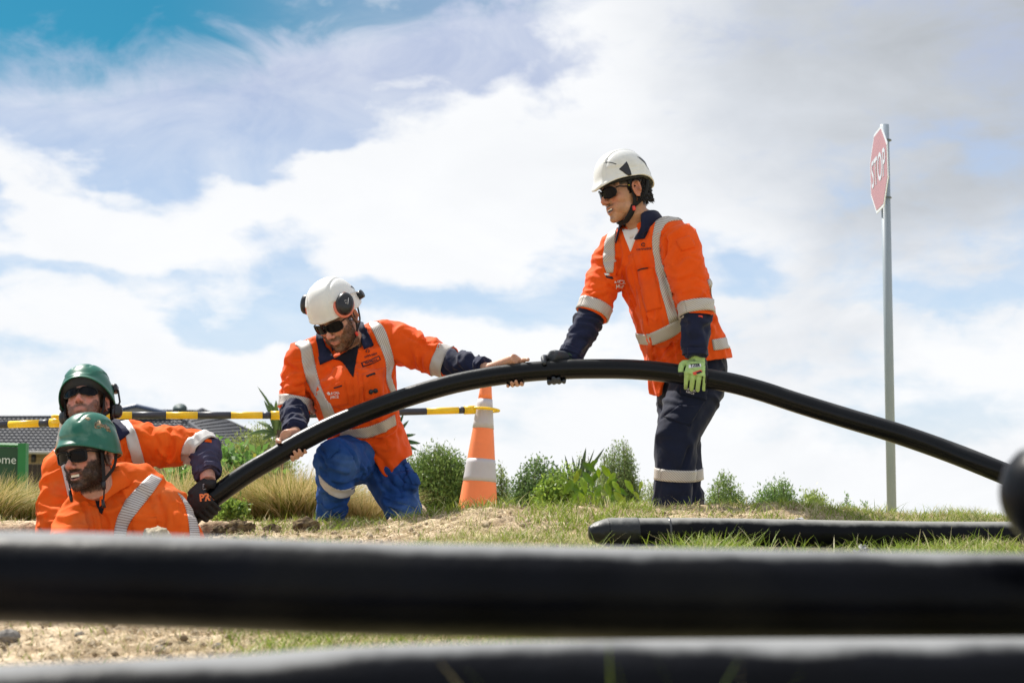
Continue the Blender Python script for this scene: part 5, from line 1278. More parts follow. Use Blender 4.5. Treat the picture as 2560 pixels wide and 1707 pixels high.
    for q in ([(508, 1210), (533, 1208), (533, 1222), (507, 1224), (508, 1210)],):
        b.tube([hit(gb, *a)[0] + hit(gb, *a)[1] * .002 for a in q], .0007, 5)
    b.build('glove_print', M_TEE_W, gl); text_px(gb, '710', 521, 1215, 9, 1, -.05, 'glove_lettering', M_TEE_W, gl, .002, bold=.04)
    b = MB(); b.tube([wrL + Vector((0, 0, .006)), wrL + Vector((0, 0, -.03))], [.036, .036], 20); b.build('glove_cuff', M_GLOVE, root)
    # helmet
    hel, hb, pt = helmet(h, M_HGREEN, root, k=1.0, style=1, brim_f=.070, brim_s=.014, brim_b=.012, rx=.113, ry=.128, top=.182, peak=.022)
    for s in (-1, 1): earmuff(h.at(s * .096, -.060, -.005), h.R * s - h.F * .4, h.U, hel, (.024, .034), M_BPL)
    b = MB(); 
    for s in (-1,): b.tube([h.at(s*.108, -.05, .100), h.at(s*.120, -.05, .085), h.at(s*.128, -.05, .03), h.at(s*.112, -.055, -.01)], .0042, 8)
    b.build('muff_wire', M_BPL, hel)
    b = MB(); b.box(h.at(-.106, -.05, .095), (.024, .04, .035), R=h.M, bevel=.004); b.box(h.at(.118, -.05, .035), (.016, .04, .035), R=h.M, bevel=.004); b.build('muff_pivot', M_BPL, hel)
    b = MB()
    for s in (-1, 1): strap(b, [h.at(s*.083, .02, .045), h.at(s*.081, .022, 0), h.at(s*.076, .024, -.05), h.at(s*.060, .030, -.092)], .009, ref=h.F); strap(b, [h.at(s*.092, -.04, .03), h.at(s*.088, -.02, -.02), h.at(s*.078, .015, -.062)], .010, ref=h.F)
    strap(b, [h.at(-.060, .03, -.092), h.at(0, .05, -.120), h.at(.060, .030, -.092)], .008, ref=h.F); b.build('chin_strap', M_BLACK, root)
    sunglasses(h, root, k=k, w=.034, hh=.020, cx=.035, f0=.113, cu=.018, sq=2.2, wrap=7.0, frame_r=.0026)
    # trousers, unseen in the trench but present
    b = MB(); b.tube([pel + Vector((-.09, 0, .05)), pel + Vector((-.1, .1, -.35))], [.12, .09], 20); b.tube([pel + Vector((.09, 0, .05)), pel + Vector((.1, .1, -.35))], [.12, .09], 20); b.ell(pel, (.19, .15, .14)); b.build('trousers', M_NAVYT, root)
man_behind()

def man_front():
    root = empty('person', W(300, 1500, 5.7), 'grimacing bearded worker lying in the trench, green helmet smeared with dried mud', 'person')
    neck = W(268, 1205, 5.74); ctr = W(320, 1400, 5.80); U = (neck - ctr).normalized(); Rr = Vector((-1, .18, .0)).normalized(); Ff = Vector((-.18, -1, 0)).normalized(); fr = Fr(ctr, Ff, U)
    h = Fr(W(226, 1150, 5.60), (-.40, -.91, -.05), (-.15, -.02, 1)); k = 1.07
    shL, elL, wrL = W(398, 1268, 5.78), W(470, 1400, 5.66), W(420, 1500, 5.50); shR, elR, wrR = W(196, 1305, 5.66), W(150, 1420, 5.5), W(250, 1480, 5.4)
    b = MB(); head_shape(b, h, k, jaw=1.08, open_mouth=1.0, nose=.8, smile=.6); b.tube([h.at(0, -.02, -.03), h.at(0, -.02, -.10), neck - U * .02], [.062, .064, .072], 20); b.tube([neck, neck.lerp(ctr, .4), ctr], [.07, .10, .09], 16)
    for A in ((shL, elL, wrL), (shR, elR, wrR)): b.tube([neck - U * .07, *A], [.05, .042, .036, .028], 14)
    V, F = remesh(b.mesh(), .0034, 3); me = mesh_np(V, F); color_attr(me, skin_colors(V, h, k, skin=(.50, .27, .20), beard=(.04, .024, .018), bden=.92, lips=(.45, .18, .15), open_mouth=1.0, hair=(.02, .014, .012)))
    link('body', me, mat('skin_dusty', rough=.5, spec=.45, attr='Col', sss=.10, bump=.0012, bscale=260, var=.10, vscale=45), root)
    whiskers(V, F, h, k, 'beard', root, (.045, .026, .018), 9000, .008, 3)
    b = MB(); G = [[h.at(x, .0950 * k - 14 * x * x, z) for x in np.linspace(-.020, .020, 11)] for z in (-.0515 * k, -.0605 * k)]; b.loft(G, closed=False); b.build('teeth', M_TEETH, root)
    b = MB(); torso_rings(b, [(335, 1480, 5.80, .22, .16), (328, 1400, 5.79, .225, .165), (318, 1330, 5.78, .225, .165), (305, 1275, 5.77, .205, .15), (290, 1235, 5.76, .155, .12), (278, 1205, 5.75, .10, .09), (272, 1188, 5.75, .080, .080)], Rr, Ff)
    b.tube([neck - U * .02, shR.lerp(neck, .3), shR, shR.lerp(elR, .3)], [.08, .085, .088, .08], 22); b.tube([neck + Vector((.01, 0, -.01)), shL.lerp(neck, .45) + Vector((0, 0, .030)), shL, shL.lerp(elL, .3)], [.088, .105, .115, .105], 22)
    b.tube([shR, shR.lerp(elR, .5), elR, elR.lerp(wrR, .8)], [.088, .084, .075, .06], 24); b.tube([shL, shL.lerp(elL, .5), elL, elL.lerp(wrL, .8)], [.115, .100, .085, .06], 24)
    cr = [([(395, 1245), (410, 1290), (405, 1330)], .012, -.012), ([(420, 1225), (440, 1260), (445, 1310)], .010, .010), ([(340, 1205), (365, 1215), (390, 1250)], .012, .010), ([(285, 1210), (300, 1240), (315, 1262)], .010, -.010), ([(330, 1290), (370, 1300), (400, 1300)], .009, .007), ([(210, 1260), (225, 1300), (230, 1330)], .010, -.014), ([(262, 1290), (266, 1310), (262, 1335)], .010, -.012)]
    cl = Cloth(b, .0066, 4, [(neck, ctr, 5, 9, .014, .18), (shL, elL, 13, 5, .016, .11), (shR, elR, 14, 5, .014, .085)], 31, cr); shirt = cl.build('shirt', M_ORANGE2, root)
    T = lambda L_, R_, m_=M_TAPE2, nm='reflective_tape', off=.0055, ns=26, nt=7, **kw: sheet(cl, L_, R_, nm, m_, shirt, off, ns, nt, **kw)
    T([(378, 1186), (347, 1215), (312, 1256), (290, 1309), (286, 1350)], [(404, 1198), (382, 1231), (346, 1276), (322, 1311), (312, 1350)]); T([(444, 1232), (459, 1257), (470, 1295), (474, 1336), (474, 1370)], [(452, 1238), (474, 1265), (488, 1298), (497, 1330), (499, 1370)])
    T([(222, 1260), (232, 1290), (240, 1340)], [(246, 1270), (252, 1295), (258, 1340)], M_ORANGE2, 'placket', .006, 12, 5); T([(238, 1250), (242, 1265), (252, 1282)], [(262, 1246), (262, 1262), (256, 1284)], M_TEE_B, 't_shirt', .005, 10, 6)
    T([(330, 1296), (332, 1345)], [(392, 1293), (394, 1345)], M_ORANGE2, 'pocket', .004, 10, 8)
    collar('collar', M_ORANGE2, root, neck.lerp(h.o, .10) + Vector((-.008, -.01, -.01)), U + Vector((0, -.25, 0)), Ff + Vector((-.15, 0, 0)), .082, h_=.045, fall=.055, tip=.045, gap=30, spread=.030)
    hh = h.tilt(pitch=-2); hel, hb, pt = helmet(hh, M_HGREEN, root, k=1.04, style=1, brim_f=.048, brim_s=.010, brim_b=.004, rx=.112, ry=.120, top=.178, peak=.022, center=(0, -.002))
    # smear of dried mud
    for (a, b_, r) in ((246, 1062, 11), (268, 1070, 10), (257, 1064, 6), (219, 1046, 6)):
        q, n_ = hit(hb, a, b_); m_ = MB(); e1 = n_.orthogonal().normalized(); e2 = n_.cross(e1); pts = []
        rings = []
        for rr, hh_ in ((1, -.001), (.85, .0012), (.5, .003), (.1, .0034)): rings.append([q + n_ * hh_ + (e1 * math.cos(t) + e2 * math.sin(t)) * rr * r / 635 * (1 + .18 * math.sin(2 * t + a) + .13 * math.sin(5 * t + b_) + .08 * math.sin(11 * t)) for t in np.linspace(0, 2 * math.pi, 30, endpoint=False)])
        m_.loft(rings)
        m_.v = [tuple(np.array(p_)) for p_ in m_.v]
        for i_ in range(len(m_.v)):
            q2, n2, _, _ = hb.find_nearest(Vector(m_.v[i_])); hgt = (.0, .0012, .003, .0034)[min(i_ // 30, 3)]; m_.v[i_] = tuple(q2 + n2 * (hgt + (.0008 if i_ >= 30 else -.0006)))
        m_.build('mud_smear', M_MUD, hel)
    b = MB()
    strap(b, [hh.at(-.084, .03, .035), h.at(-.083, .028, 0), h.at(-.080, .026, -.06), h.at(-.078, .030, -.10)], .010, ref=h.F); strap(b, [h.at(-.078, .030, -.10), h.at(-.080, .034, -.13), h.at(-.085, .05, -.17)], .0045, ref=h.F)
    strap(b, [hh.at(-.090, -.05, .02), h.at(-.086, -.03, -.04), h.at(-.078, .02, -.085)], .008, ref=h.F)
    b.build('chin_strap', M_BLACK, root); b = MB(); strap(b, [h.at(.070, .06, .01), h.at(.066, .062, -.05), h.at(.052, .07, -.11)], .004, ref=h.F); b.build('chin_strap', M_BLACK, root)
    for pts_, rr_ in (([h.at(-.080, .034, -.095), h.at(-.079, .034, -.125)], [.014, .012]), ([h.at(.056, .070, -.105), h.at(.052, .072, -.130), h.at(.048, .074, -.155)], [.007, .010, .007]), ([h.at(-.082, .05, -.165), h.at(-.088, .055, -.195)], [.008, .011])): b = MB(); b.tube(pts_, rr_, 10, flat=.7); b.build('strap_toggle', M_BPL, root)
    sunglasses(h, root, k=k, w=.031, hh=.0215, cx=.034, f0=.113, cu=.012, sq=4.5, wrap=4.0, frame_r=.0036)
    b = MB(); q = ctr + Vector((0, .05, -.05)); b.tube([q, q + Vector((.1, .2, -.25)), q + Vector((.2, .25, -.45))], [.17, .14, .10], 20); b.build('trousers', M_NAVYT, root)
man_front()
# ------------------------------------------------------------------ cones and barrier bars
M_CONE = mat('fluoro_orange_plastic', (.95, .24, .08), rough=.55, var=.06, vscale=8, var2=(.75, .20, .09), v2thr=(.6, .8), trans=.0)
M_SLEEVE = mat('cone_reflective_sleeve', (.50, .47, .50), rough=.5, var=.06, vscale=10)
M_YEL = mat('yellow_plastic_bar', (.88, .55, .01), rough=.4, var=.08, vscale=10, var2=(.35, .22, .03), v2thr=(.72, .8)); M_BAR = mat('dark_plastic_bar', (.035, .038, .055), rough=.45, var=.2, vscale=12)
def cone(base, top, label, ring_t, cuts, name='traffic_cone'):
    root = empty(name, base, label, 'traffic cone', 'cones holding the barrier bars')
    base, top = Vector(base), Vector(top); ax = (top - base); H = ax.length; ax.normalize()
    def r(t): return .143 - .116 * t
    ts = [0] + cuts + [1.0]
    for i in range(len(ts) - 1):
        a, c = ts[i], ts[i + 1]; b = MB(); sl = i % 2 == 1; e = .0018 if sl else 0
        pts = [base + ax * H * t for t in np.linspace(a, c, 6)]
        b.tube(pts, [r(t) + e for t in np.linspace(a, c, 6)], 40, cap=(i == len(ts) - 2 or sl)); b.build('reflective_sleeve' if sl else 'cone_body', M_SLEEVE if sl else M_CONE, root)
    b = MB(); b.box(base + Vector((0, 0, -.015)), (.40, .40, .03), bevel=.01); b.build('cone_base', mat('black_rubber', (.02, .02, .02), rough=.8), root)
    return root, base, ax, H, r
def striped_bar(segs, r, label, ring=None, caps=()):
    """segs: (px, py, Y, colour) boundaries"""
    root = None; b = MB()
    P = [W(a, c, Y) for a, c, Y, _ in segs]
    root = empty('barrier_bar', P[0], label, 'barrier bar', 'striped barrier bars')
    for i in range(len(segs) - 1):
        b = MB(); d = (P[i + 1] - P[i]).normalized(); k = segs[i][3]; rr = r * (1.25 if k == 'C' else 1.0)
        b.tube([P[i] + d * .0005, P[i + 1] - d * .0005], rr, 20); b.build('bar_collar' if k == 'C' else ('yellow_section' if k == 'Y' else 'dark_section'), M_BAR if k == 'B' else M_YEL, root)
    for c, n_, R_ in caps:
        b = MB(); n_ = Vector(n_).normalized(); u = n_.orthogonal().normalized(); w = n_.cross(u)
        q = [c + (u * math.cos(a) + w * math.sin(a)) * R_ for a in np.linspace(0, 2 * math.pi, 40)]; b.tube(q, .009, 8, flat=1.5, ref=n_); b.build('bar_ring', M_YEL, root)
    return root
def cones():
    base = W(1190, 1340, 9.0); top = W(1217, 935, 9.04); base.z = max(base.z, zg1(base.x, 9.0))
    base = base + (top - base) * 0.0
    ax = (top - base)
    def tt(py): # fraction along the axis for a photo row
        lo, hi = 0, 1
        for _ in range(30):
            m_ = (lo + hi) / 2; y = proj([tuple(base + ax * m_)])[1][0]
            if y > py: lo = m_
            else: hi = m_
        return lo
    _, b0, a0, H, r = cone(base, top, 'orange cone with two grey sleeves right of the kneeling man', None, [tt(1204), tt(1148), tt(1071), tt(998)])
    c1 = b0 + ax * tt(1024)
    base2 = W(158, 1390, 8.3); top2 = W(165, 975, 8.3); base2.z = max(base2.z, .18)
    base2 = Vector((base2.x, base2.y, .18)); top2 = base2 + Vector((.01, 0, .88))
    _, b2, a2, H2, r2 = cone(base2, top2, 'orange and white cone hidden behind the head of the worker with ear muffs', None, [.30, .48, .62, .86])
    c2 = W(168, 1044, 8.3)
    striped_bar([(172, 1040, 8.32, 'C'), (196, 1039.5, 8.33, 'B'), (250, 1039, 8.35, 'Y'), (330, 1038, 8.4, 'B'), (415, 1038, 8.45, 'Y'), (494, 1038, 8.5, 'B'), (577, 1038, 8.55, 'Y'), (656, 1038, 8.6, 'B'), (677, 1038, 8.61, 'C'), (709, 1037.6, 8.63, 'B'), (1066, 1028, 8.9, 'Y'), (1146, 1025.5, 8.95, 'B'), (1160, 1025, 8.96, 'C'), (1188, 1024, 8.98, 'C')], .0215,
                'long striped bar running between the two cones behind the kneeling man', caps=[(c1, a0, .088), (c2 + Vector((0, 0, .006)), (0, 0, 1), .078)])
    striped_bar([(-330, 1066, 8.6, 'Y'), (-250, 1065, 8.55, 'B'), (-140, 1064, 8.5, 'Y'), (-60, 1063, 8.5, 'B'), (23, 1061, 8.45, 'Y'), (100, 1058, 8.42, 'B'), (126, 1057, 8.41, 'C'), (154, 1056, 8.4, 'C')], .0215,
                'short black and yellow striped bar leaving the picture at the left edge', caps=[(c2 + Vector((0, 0, -.022)), (0, 0, 1), .078)])
cones()
# ------------------------------------------------------------------ stop sign
def stop_sign():
    top, bot = W(2211, 313, 12.2), W(2230, 1310, 12.2); bot = bot + (bot - top).normalized() * .25
    root = empty('stop_sign', bot, 'octagonal red stop sign on a tall grey post at the right', 'road sign')
    b = MB(); b.tube([bot, top], .0395, 28); b.build('sign_post', mat('galvanised_steel', (.26, .31, .37), rough=.5, metal=.0, var=.05, vscale=4), root)
    n = Vector((-1, .045, 0)).normalized(); up = (top - bot).normalized(); rt = up.cross(n).normalized(); up = n.cross(rt)
    c = W(2197, 425, 12.12); 
    def octo(R_, d): return [c + n * d + (rt * math.cos(a) + up * math.sin(a)) * R_ for a in [math.radians(22.5 + 45 * i) for i in range(8)]]
    R0 = .385
    b = MB(); b.loft([octo(R0, -.006), octo(R0, 0)]); b.build('sign_plate', mat('sign_white', (.62, .66, .72), rough=.4), root, smooth=False)
    b = MB(); b.loft([octo(R0 * .93, .0), octo(R0 * .93, .003)]); b.build('sign_face', mat('faded_sign_red', (.38, .19, .22), rough=.45, var=.08, vscale=3), root, smooth=False)
    cu = bpy.data.curves.new('t', 'FONT'); cu.body = 'STOP'; cu.size = .30; cu.align_x = 'CENTER'; cu.align_y = 'CENTER'; cu.offset = .003; o = bpy.data.objects.new('t', cu); COL.objects.link(o); bpy.context.view_layer.update()
    me = bpy.data.meshes.new_from_object(o); bpy.data.objects.remove(o, do_unlink=True)
    for v in me.vertices: v.co = c + rt * v.co.x * .80 + up * v.co.y * 1.15 + n * .006
    link('sign_lettering', me, mat('sign_letters', (.52, .56, .64), rough=.4), root, smooth=False)
    for py in (352, 495):
        q = W(2213, py, 12.2); b = MB(); u = up.orthogonal().normalized(); w = up.cross(u); b.tube([q + (u * math.cos(a) + w * math.sin(a)) * .0435 for a in np.linspace(0, 2 * math.pi, 24)], .006, 8, flat=2.2, ref=up); b.box(q + n * .040, (.02, .03, .03)); b.build('sign_clamp', mat('clamp_steel', (.10, .13, .17), rough=.5), root)
stop_sign()
# ------------------------------------------------------------------ welcome board
def welcome_board():
    Y = 11.0; root = empty('notice_board', W(30, 1290, Y), 'green framed board reading ome in white, cut by the left edge', 'board')
    M_G = mat('bright_green_paint', (.008, .16, .035), rough=.5, var=.1, vscale=6); M_D = mat('dark_green_panel', (.006, .055, .018), rough=.5)
    tl, tr, br = W(-330, 1103, Y), W(62, 1113, Y), W(52, 1300, Y - .02); b = MB(); s = .028
    b.tube([tl, tr], s * .55, 4); b.build('board_frame', M_G, root, smooth=False)
    b = MB(); c = (tr + br) / 2; b.box(c, (.060, .07, (tr - br).length + .03), R=Matrix.Rotation(math.radians(-1.6), 3, 'Y')); b.build('board_post', M_G, root, smooth=False)
    b = MB(); p = [W(-330, 1112, Y + .01), W(56, 1120, Y + .01), W(48, 1236, Y + .01), W(-330, 1236, Y + .01)]; d = Vector((0, .02, 0)); b.loft([p, [q + d for q in p]]); b.build('board_panel', M_D, root, smooth=False)
    cu = bpy.data.curves.new('t', 'FONT'); cu.body = 'Welcome'; cu.size = 1; cu.align_x = 'RIGHT'; cu.resolution_u = 3; o = bpy.data.objects.new('t', cu); COL.objects.link(o); bpy.context.view_layer.update()
    me = bpy.data.meshes.new_from_object(o); bpy.data.objects.remove(o, do_unlink=True); q = W(41, 1159, Y - .012); e = (tr - tl).normalized(); sc = .094
    for v in me.vertices: v.co = q + e * v.co.x * sc + Vector((0, 0, 1)) * v.co.y * sc
    link('board_lettering', me, mat('letter_white', (.6, .66, .62)), root, smooth=False)
welcome_board()
# ------------------------------------------------------------------ house
M_TILE = mat('grey_roof_tile', (.030, .033, .045), rough=.7, spec=.25, var=.25, vscale=3)
def roof_face(b, el, er, rr, rl, rows, cols):
    """courses of tiles between eave (el, er) and ridge (rl, rr)"""
    el, er, rr, rl = map(Vector, (el, er, rr, rl)); nrm = (er - el).cross(rl - el).normalized()
    if nrm.z < 0: nrm = -nrm
    for i in range(rows):
        t0, t1 = i / rows, (i + 1.06) / rows
        R = []
        for t, h in ((t0, .0), (t0, .055), (min(t1, 1), .01)):
            a = el.lerp(rl, t); c = er.lerp(rr, t); R.append([a.lerp(c, j / cols) + nrm * (h + (.018 * math.sin(j * math.pi) if 0 else .022 * (j % 2))) for j in range(cols + 1)])
        b.loft(R, closed=False)
def house():
    root = empty('house', W(250, 1290, 48), 'single storey house with grey tiled hip roof behind the workers at the left', 'house')
    b = MB(); roof_face(b, W(-500, 1125, 46), W(575, 1132, 46), W(455, 1046, 50), W(-500, 1046, 50), 12, 170)
    roof = b.build('roof', M_TILE, root, smooth=False)
    b = MB(); roof_face(b, W(575, 1132, 46), W(745, 1135, 54), W(505, 1026, 54), W(455, 1046, 50), 14, 60); b.build('roof_tiles', M_TILE, roof, smooth=False)
    b = MB(); roof_face(b, W(120, 1060, 50), W(470, 1052, 50.2), W(505, 1026, 54), W(300, 1024, 54), 6, 60); b.build('roof_tiles', M_TILE, roof, smooth=False)
    b = MB()
    for a, c in ((W(455, 1045, 49.9), W(575, 1131, 45.9)), (W(-500, 1045, 50), W(455, 1045, 50)), (W(505, 1025, 54), W(745, 1134, 54)), (W(455, 1045, 50), W(505, 1025, 54))): b.tube([a, c], .09, 8)
    b.build('ridge_cap', M_TILE, roof)
    # gable
    g = [W(236, 1036, 49.7), W(340, 1014, 49.7), W(418, 1032, 49.7)]; b = MB(); d = Vector((0, .2, 0)); b.loft([g, [q + d for q in g]]); b.build('gable', mat('grey_cladding', (.22, .22, .22), rough=.8), root, smooth=False)
    b = MB(); b.tube([g[0], g[1], g[2]], .07, 6); b.build('barge_board', mat('barge', (.05, .08, .16), rough=.5), root, smooth=False)
    # walls, gutter
    def wall(a, c, zt, zb): return [Vector((a.x, a.y, zb)), Vector((c.x, c.y, zb)), Vector((c.x, c.y, zt)), Vector((a.x, a.y, zt))]
    a, c = W(-450, 1125, 46.7), W(560, 1125, 46.7); zt = W(0, 1126, 46).z; b = MB(); p = wall(a, c, zt, -.1); b.loft([p, [q + Vector((0, .25, 0)) for q in p]]); m = mat('cream_brick', (.42, .33, .20), rough=.9)
    nt = m.node_tree; br = nt.nodes.new('ShaderNodeTexBrick'); tc = nt.nodes.new('ShaderNodeTexCoord'); mp = nt.nodes.new('ShaderNodeMapping'); nt.links.new(tc.outputs['Object'], mp.inputs[0]); mp.inputs['Rotation'].default_value = (math.radians(90), 0, 0); nt.links.new(mp.outputs[0], br.inputs[0])
    br.inputs['Scale'].default_value = 2.2; br.inputs['Color1'].default_value = (.44, .34, .21, 1); br.inputs['Color2'].default_value = (.36, .27, .16, 1); br.inputs['Mortar'].default_value = (.22, .18, .13, 1); nt.links.new(br.outputs[0], nt.nodes['Principled BSDF'].inputs['Base Color'])
    b.build('wall', m, root, smooth=False)
    b = MB(); b.tube([W(-500, 1127, 45.9), W(575, 1134, 45.9)], .055, 8); b.build('gutter', mat('gutter', (.35, .34, .32)), root)
    b = MB(); c = W(84, 1144, 46.4); b.box(c, (.14, .12, .30), bevel=.02); b.box(c + Vector((0, .1, .05)), (.05, .2, .05)); b.build('wall_lamp', M_BPL, root)
    # satellite dish on the roof
    dish = empty('satellite_dish', W(451, 1040, 49.5), 'dark green satellite dish on the house roof', 'satellite dish'); c = W(450, 1020, 49.5); b = MB(); f = Fr(c, (.1, -1, .25), (0, 0, 1))
    b.loft([[f.at(.245 * q * math.cos(a), .05 * q * q - .05, .19 * q * math.sin(a) - .02) for a in np.linspace(0, 2 * math.pi, 28, endpoint=False)] for q in (1, .8, .5, .2)] ); b.build('dish', mat('dish_paint', (.07, .10, .105), rough=.6), dish)
    b = MB(); b.tube([c + Vector((0, .1, 0)), c + Vector((.05, .1, -.5))], .02, 8); b.build('dish_mast', M_BPL, dish)
    # dark fence before the wall
    fr_ = empty('fence', W(150, 1290, 40), 'dark brown paling fence below the house wall at the left', 'fence'); x = -14.5
    pal = None; M_F = mat('dark_timber', (.035, .026, .022), rough=.9, var=.3, vscale=3); x0, x1 = W(60, 1200, 40).x, W(190, 1200, 40).x
    for i in range(11):
        xx = x0 + (x1 - x0) * i / 10
        if pal is None: b = MB(); zt = W(0, 1160, 40).z; b.box((xx, 40, zt / 2), (.135, .03, zt), bevel=.005); pal = b.build('paling', M_F, fr_, smooth=False); base_x = xx
        else: q = pal.copy(); COL.objects.link(q); q.parent = fr_; q.location.x = xx - base_x
house()
# ------------------------------------------------------------------ plants
M_LEAF = mat('leaf', rough=.45, spec=.4, attr='Col', trans=.42); M_STEM = mat('plant_stem', (.09, .06, .035), rough=.9)
def leaves_mesh(C, N, L, Wd, cols, fold=.15):
    """C centres, N directions the leaf points, L length, Wd width: 4-point leaves with a fold"""
    n = len(C); r = RNG.normal(size=(n, 3)); side = np.cross(N, r); side /= np.linalg.norm(side, axis=1)[:, None] + 1e-9; up = np.cross(side, N)
    L = L[:, None]; Wd = Wd[:, None]
    V = np.stack([C, C + N * L * .5 + side * Wd * .5 + up * Wd * fold, C + N * L, C + N * L * .5 - side * Wd * .5 + up * Wd * fold], 1).reshape(-1, 3)
    F = (np.arange(n) * 4)[:, None] + np.array([0, 1, 2, 3]); me = mesh_np(V, F); color_attr(me, np.repeat(cols, 4, 0)); return me
def bush(name, px, top, basepy, hw, Y, label, cat, n=5000, leaf=(.03, .012), c0=(.03, .07, .012), c1=(.13, .20, .04), upward=.5, lobes=9, seed=0, spiky=0.0, group=None, yel=0.0, shade=None):
    rn = np.random.default_rng(seed + 100); s = 1.12 * Y / FPX; p = W(px, top - 4, Y); zb = min(W(px, basepy, Y).z, zg1(p.x, Y) + .3); zb = zg1(p.x, Y); H = p.z - zb; R_ = hw * s
    root = empty(name, (p.x, Y, zb), label, cat, group)
    # twiggy shoots carrying the leaves
    n = int(n * 1.7); ns = max(16, int(n / 60)); base = np.array([p.x, Y, zb]); tips = []
    b = MB(); C = []; D = []
    for i in range(ns):
        a = rn.uniform(0, 6.28); rr = math.sqrt(rn.random()) ; h = H * (1 - .45 * rr ** 2.6) * rn.uniform(.6, 1.0) 
        if i < ns * .5: h = H * (1 - .38 * rr ** 2.4) * rn.uniform(.86, 1.04)
        tip = base + np.array([math.cos(a) * rr * R_, math.sin(a) * rr * R_ * .8, h]); root_ = base + np.array([math.cos(a) * rr * R_ * .25, math.sin(a) * rr * R_ * .2, 0])
        mid = root_ * .45 + tip * .55 + np.array([math.cos(a), math.sin(a), 0]) * R_ * .18
        Q = spline([root_, mid, tip], 8); 
        if i % 3 == 0: b.tube([Vector(q) for q in Q], np.linspace(.006, .0015, 8), 4)
        m_ = int(n / ns); t = rn.uniform(.35, 1, m_) ** .8; idx = np.clip(t * 7, 0, 6.999).astype(int); fr_ = (t * 7 - idx)[:, None]
        P = Q[idx] * (1 - fr_) + Q[idx + 1] * fr_; d = Q[idx + 1] - Q[idx]; d /= np.linalg.norm(d, axis=1)[:, None] + 1e-9
        spread = (.05 * R_ / .15 + .02) * (1.05 - t)[:, None] ** .5 * (1.0 - .5 * spiky)
        C.append(P + rn.normal(size=(m_, 3)) * spread); v = rn.normal(size=(m_, 3)) * (1 - upward) + d * upward * 1.3; D.append(v / np.linalg.norm(v, axis=1)[:, None])
    C = np.vstack(C); D = np.vstack(D); m_ = len(C); t = rn.random((m_, 1)) * .7 + .3 * (fbm(C * 9, 2)[:, None] + .5); t = np.clip(t, 0, 1)
    cols = 1.75 * (np.array(c0) * (1 - t) + np.array(c1) * t); yy = rn.random((m_, 1)) < yel; cols = np.where(yy, np.array([.42, .36, .05]), cols)
    me = leaves_mesh(C, D, rn.uniform(.6, 1.2, m_) * leaf[0], rn.uniform(.6, 1.2, m_) * leaf[1], cols)
    link('foliage', me, M_LEAF, root, smooth=False); b.build('stem', M_STEM, root)
    return root
def tussock(px, basepy, Y, spread, hgt, n, label, dry=.5, seed=0):
    global RNG
    p = W(px, basepy, Y); z = zg1(p.x, Y); root = empty('grass_tussock', (p.x, Y, z), label, 'tussock', 'tussocks of long grass')
    a = RNG.uniform(0, 6.28, n); r = np.sqrt(RNG.random(n)) * spread * .42; pts = np.stack([p.x + r * np.cos(a), Y + r * np.sin(a), np.full(n, z - .01)], 1)
    t = RNG.random((n, 1)); g = np.array([.13, .16, .02]) * (1 - t) + np.array([.26, .27, .05]) * t; s_ = np.array([.50, .38, .15]) * (1 - t) + np.array([.66, .55, .30]) * t
    cols = np.where(RNG.random((n, 1)) < dry, s_, g); h = RNG.uniform(.55, 1.1, n) * hgt; az = a + RNG.normal(size=n) * .6
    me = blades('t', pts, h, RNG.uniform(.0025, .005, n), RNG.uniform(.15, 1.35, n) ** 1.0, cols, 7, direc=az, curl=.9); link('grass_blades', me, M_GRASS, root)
def sword_plant(px, basepy, Y, tips, label, w=.022, col=(.13, .19, .09), name='flax_plant'):
    p = W(px, basepy, Y); z = min(p.z, zg1(p.x, Y) + .02) if basepy > 1200 else p.z; base = Vector((p.x, Y, zg1(p.x, Y))); root = empty(name, base, label, 'plant')
    m = mat('sword_leaf', col, rough=.45, spec=.3, var=.35, vscale=5, trans=.3)
    if basepy < 1200: b = MB(); b.tube([base, p], [.05, .035], 10); b.build('trunk', M_STEM, root)
    for (tx, ty, dy, w_) in tips:
        t = W(tx, ty, Y + dy); s = p + Vector((random.uniform(-.03, .03), random.uniform(-.03, .03), -.04 if basepy < 1200 else 0)); L = (t - s).length
        mid = s.lerp(t, .5) + Vector((0, 0, .10 * L)) ; Q = spline([s, mid, t], 9); side = (t - s).cross(Vector((.25, -1, .2))).normalized(); b = MB(); R = []
        for i, q in enumerate(Q):
            ww = w_ * w * .5 * (math.sin(math.pi * min(.08 + i / 8 * .92, 1)) ** .6 if i < 8 else .02); q = Vector(q); R.append([q - side * ww, q + Vector((0, .3, -.3)) * ww, q + side * ww, q + Vector((0, .35, -.25)) * ww])
        b.loft(R); b.build('leaf', m, root)
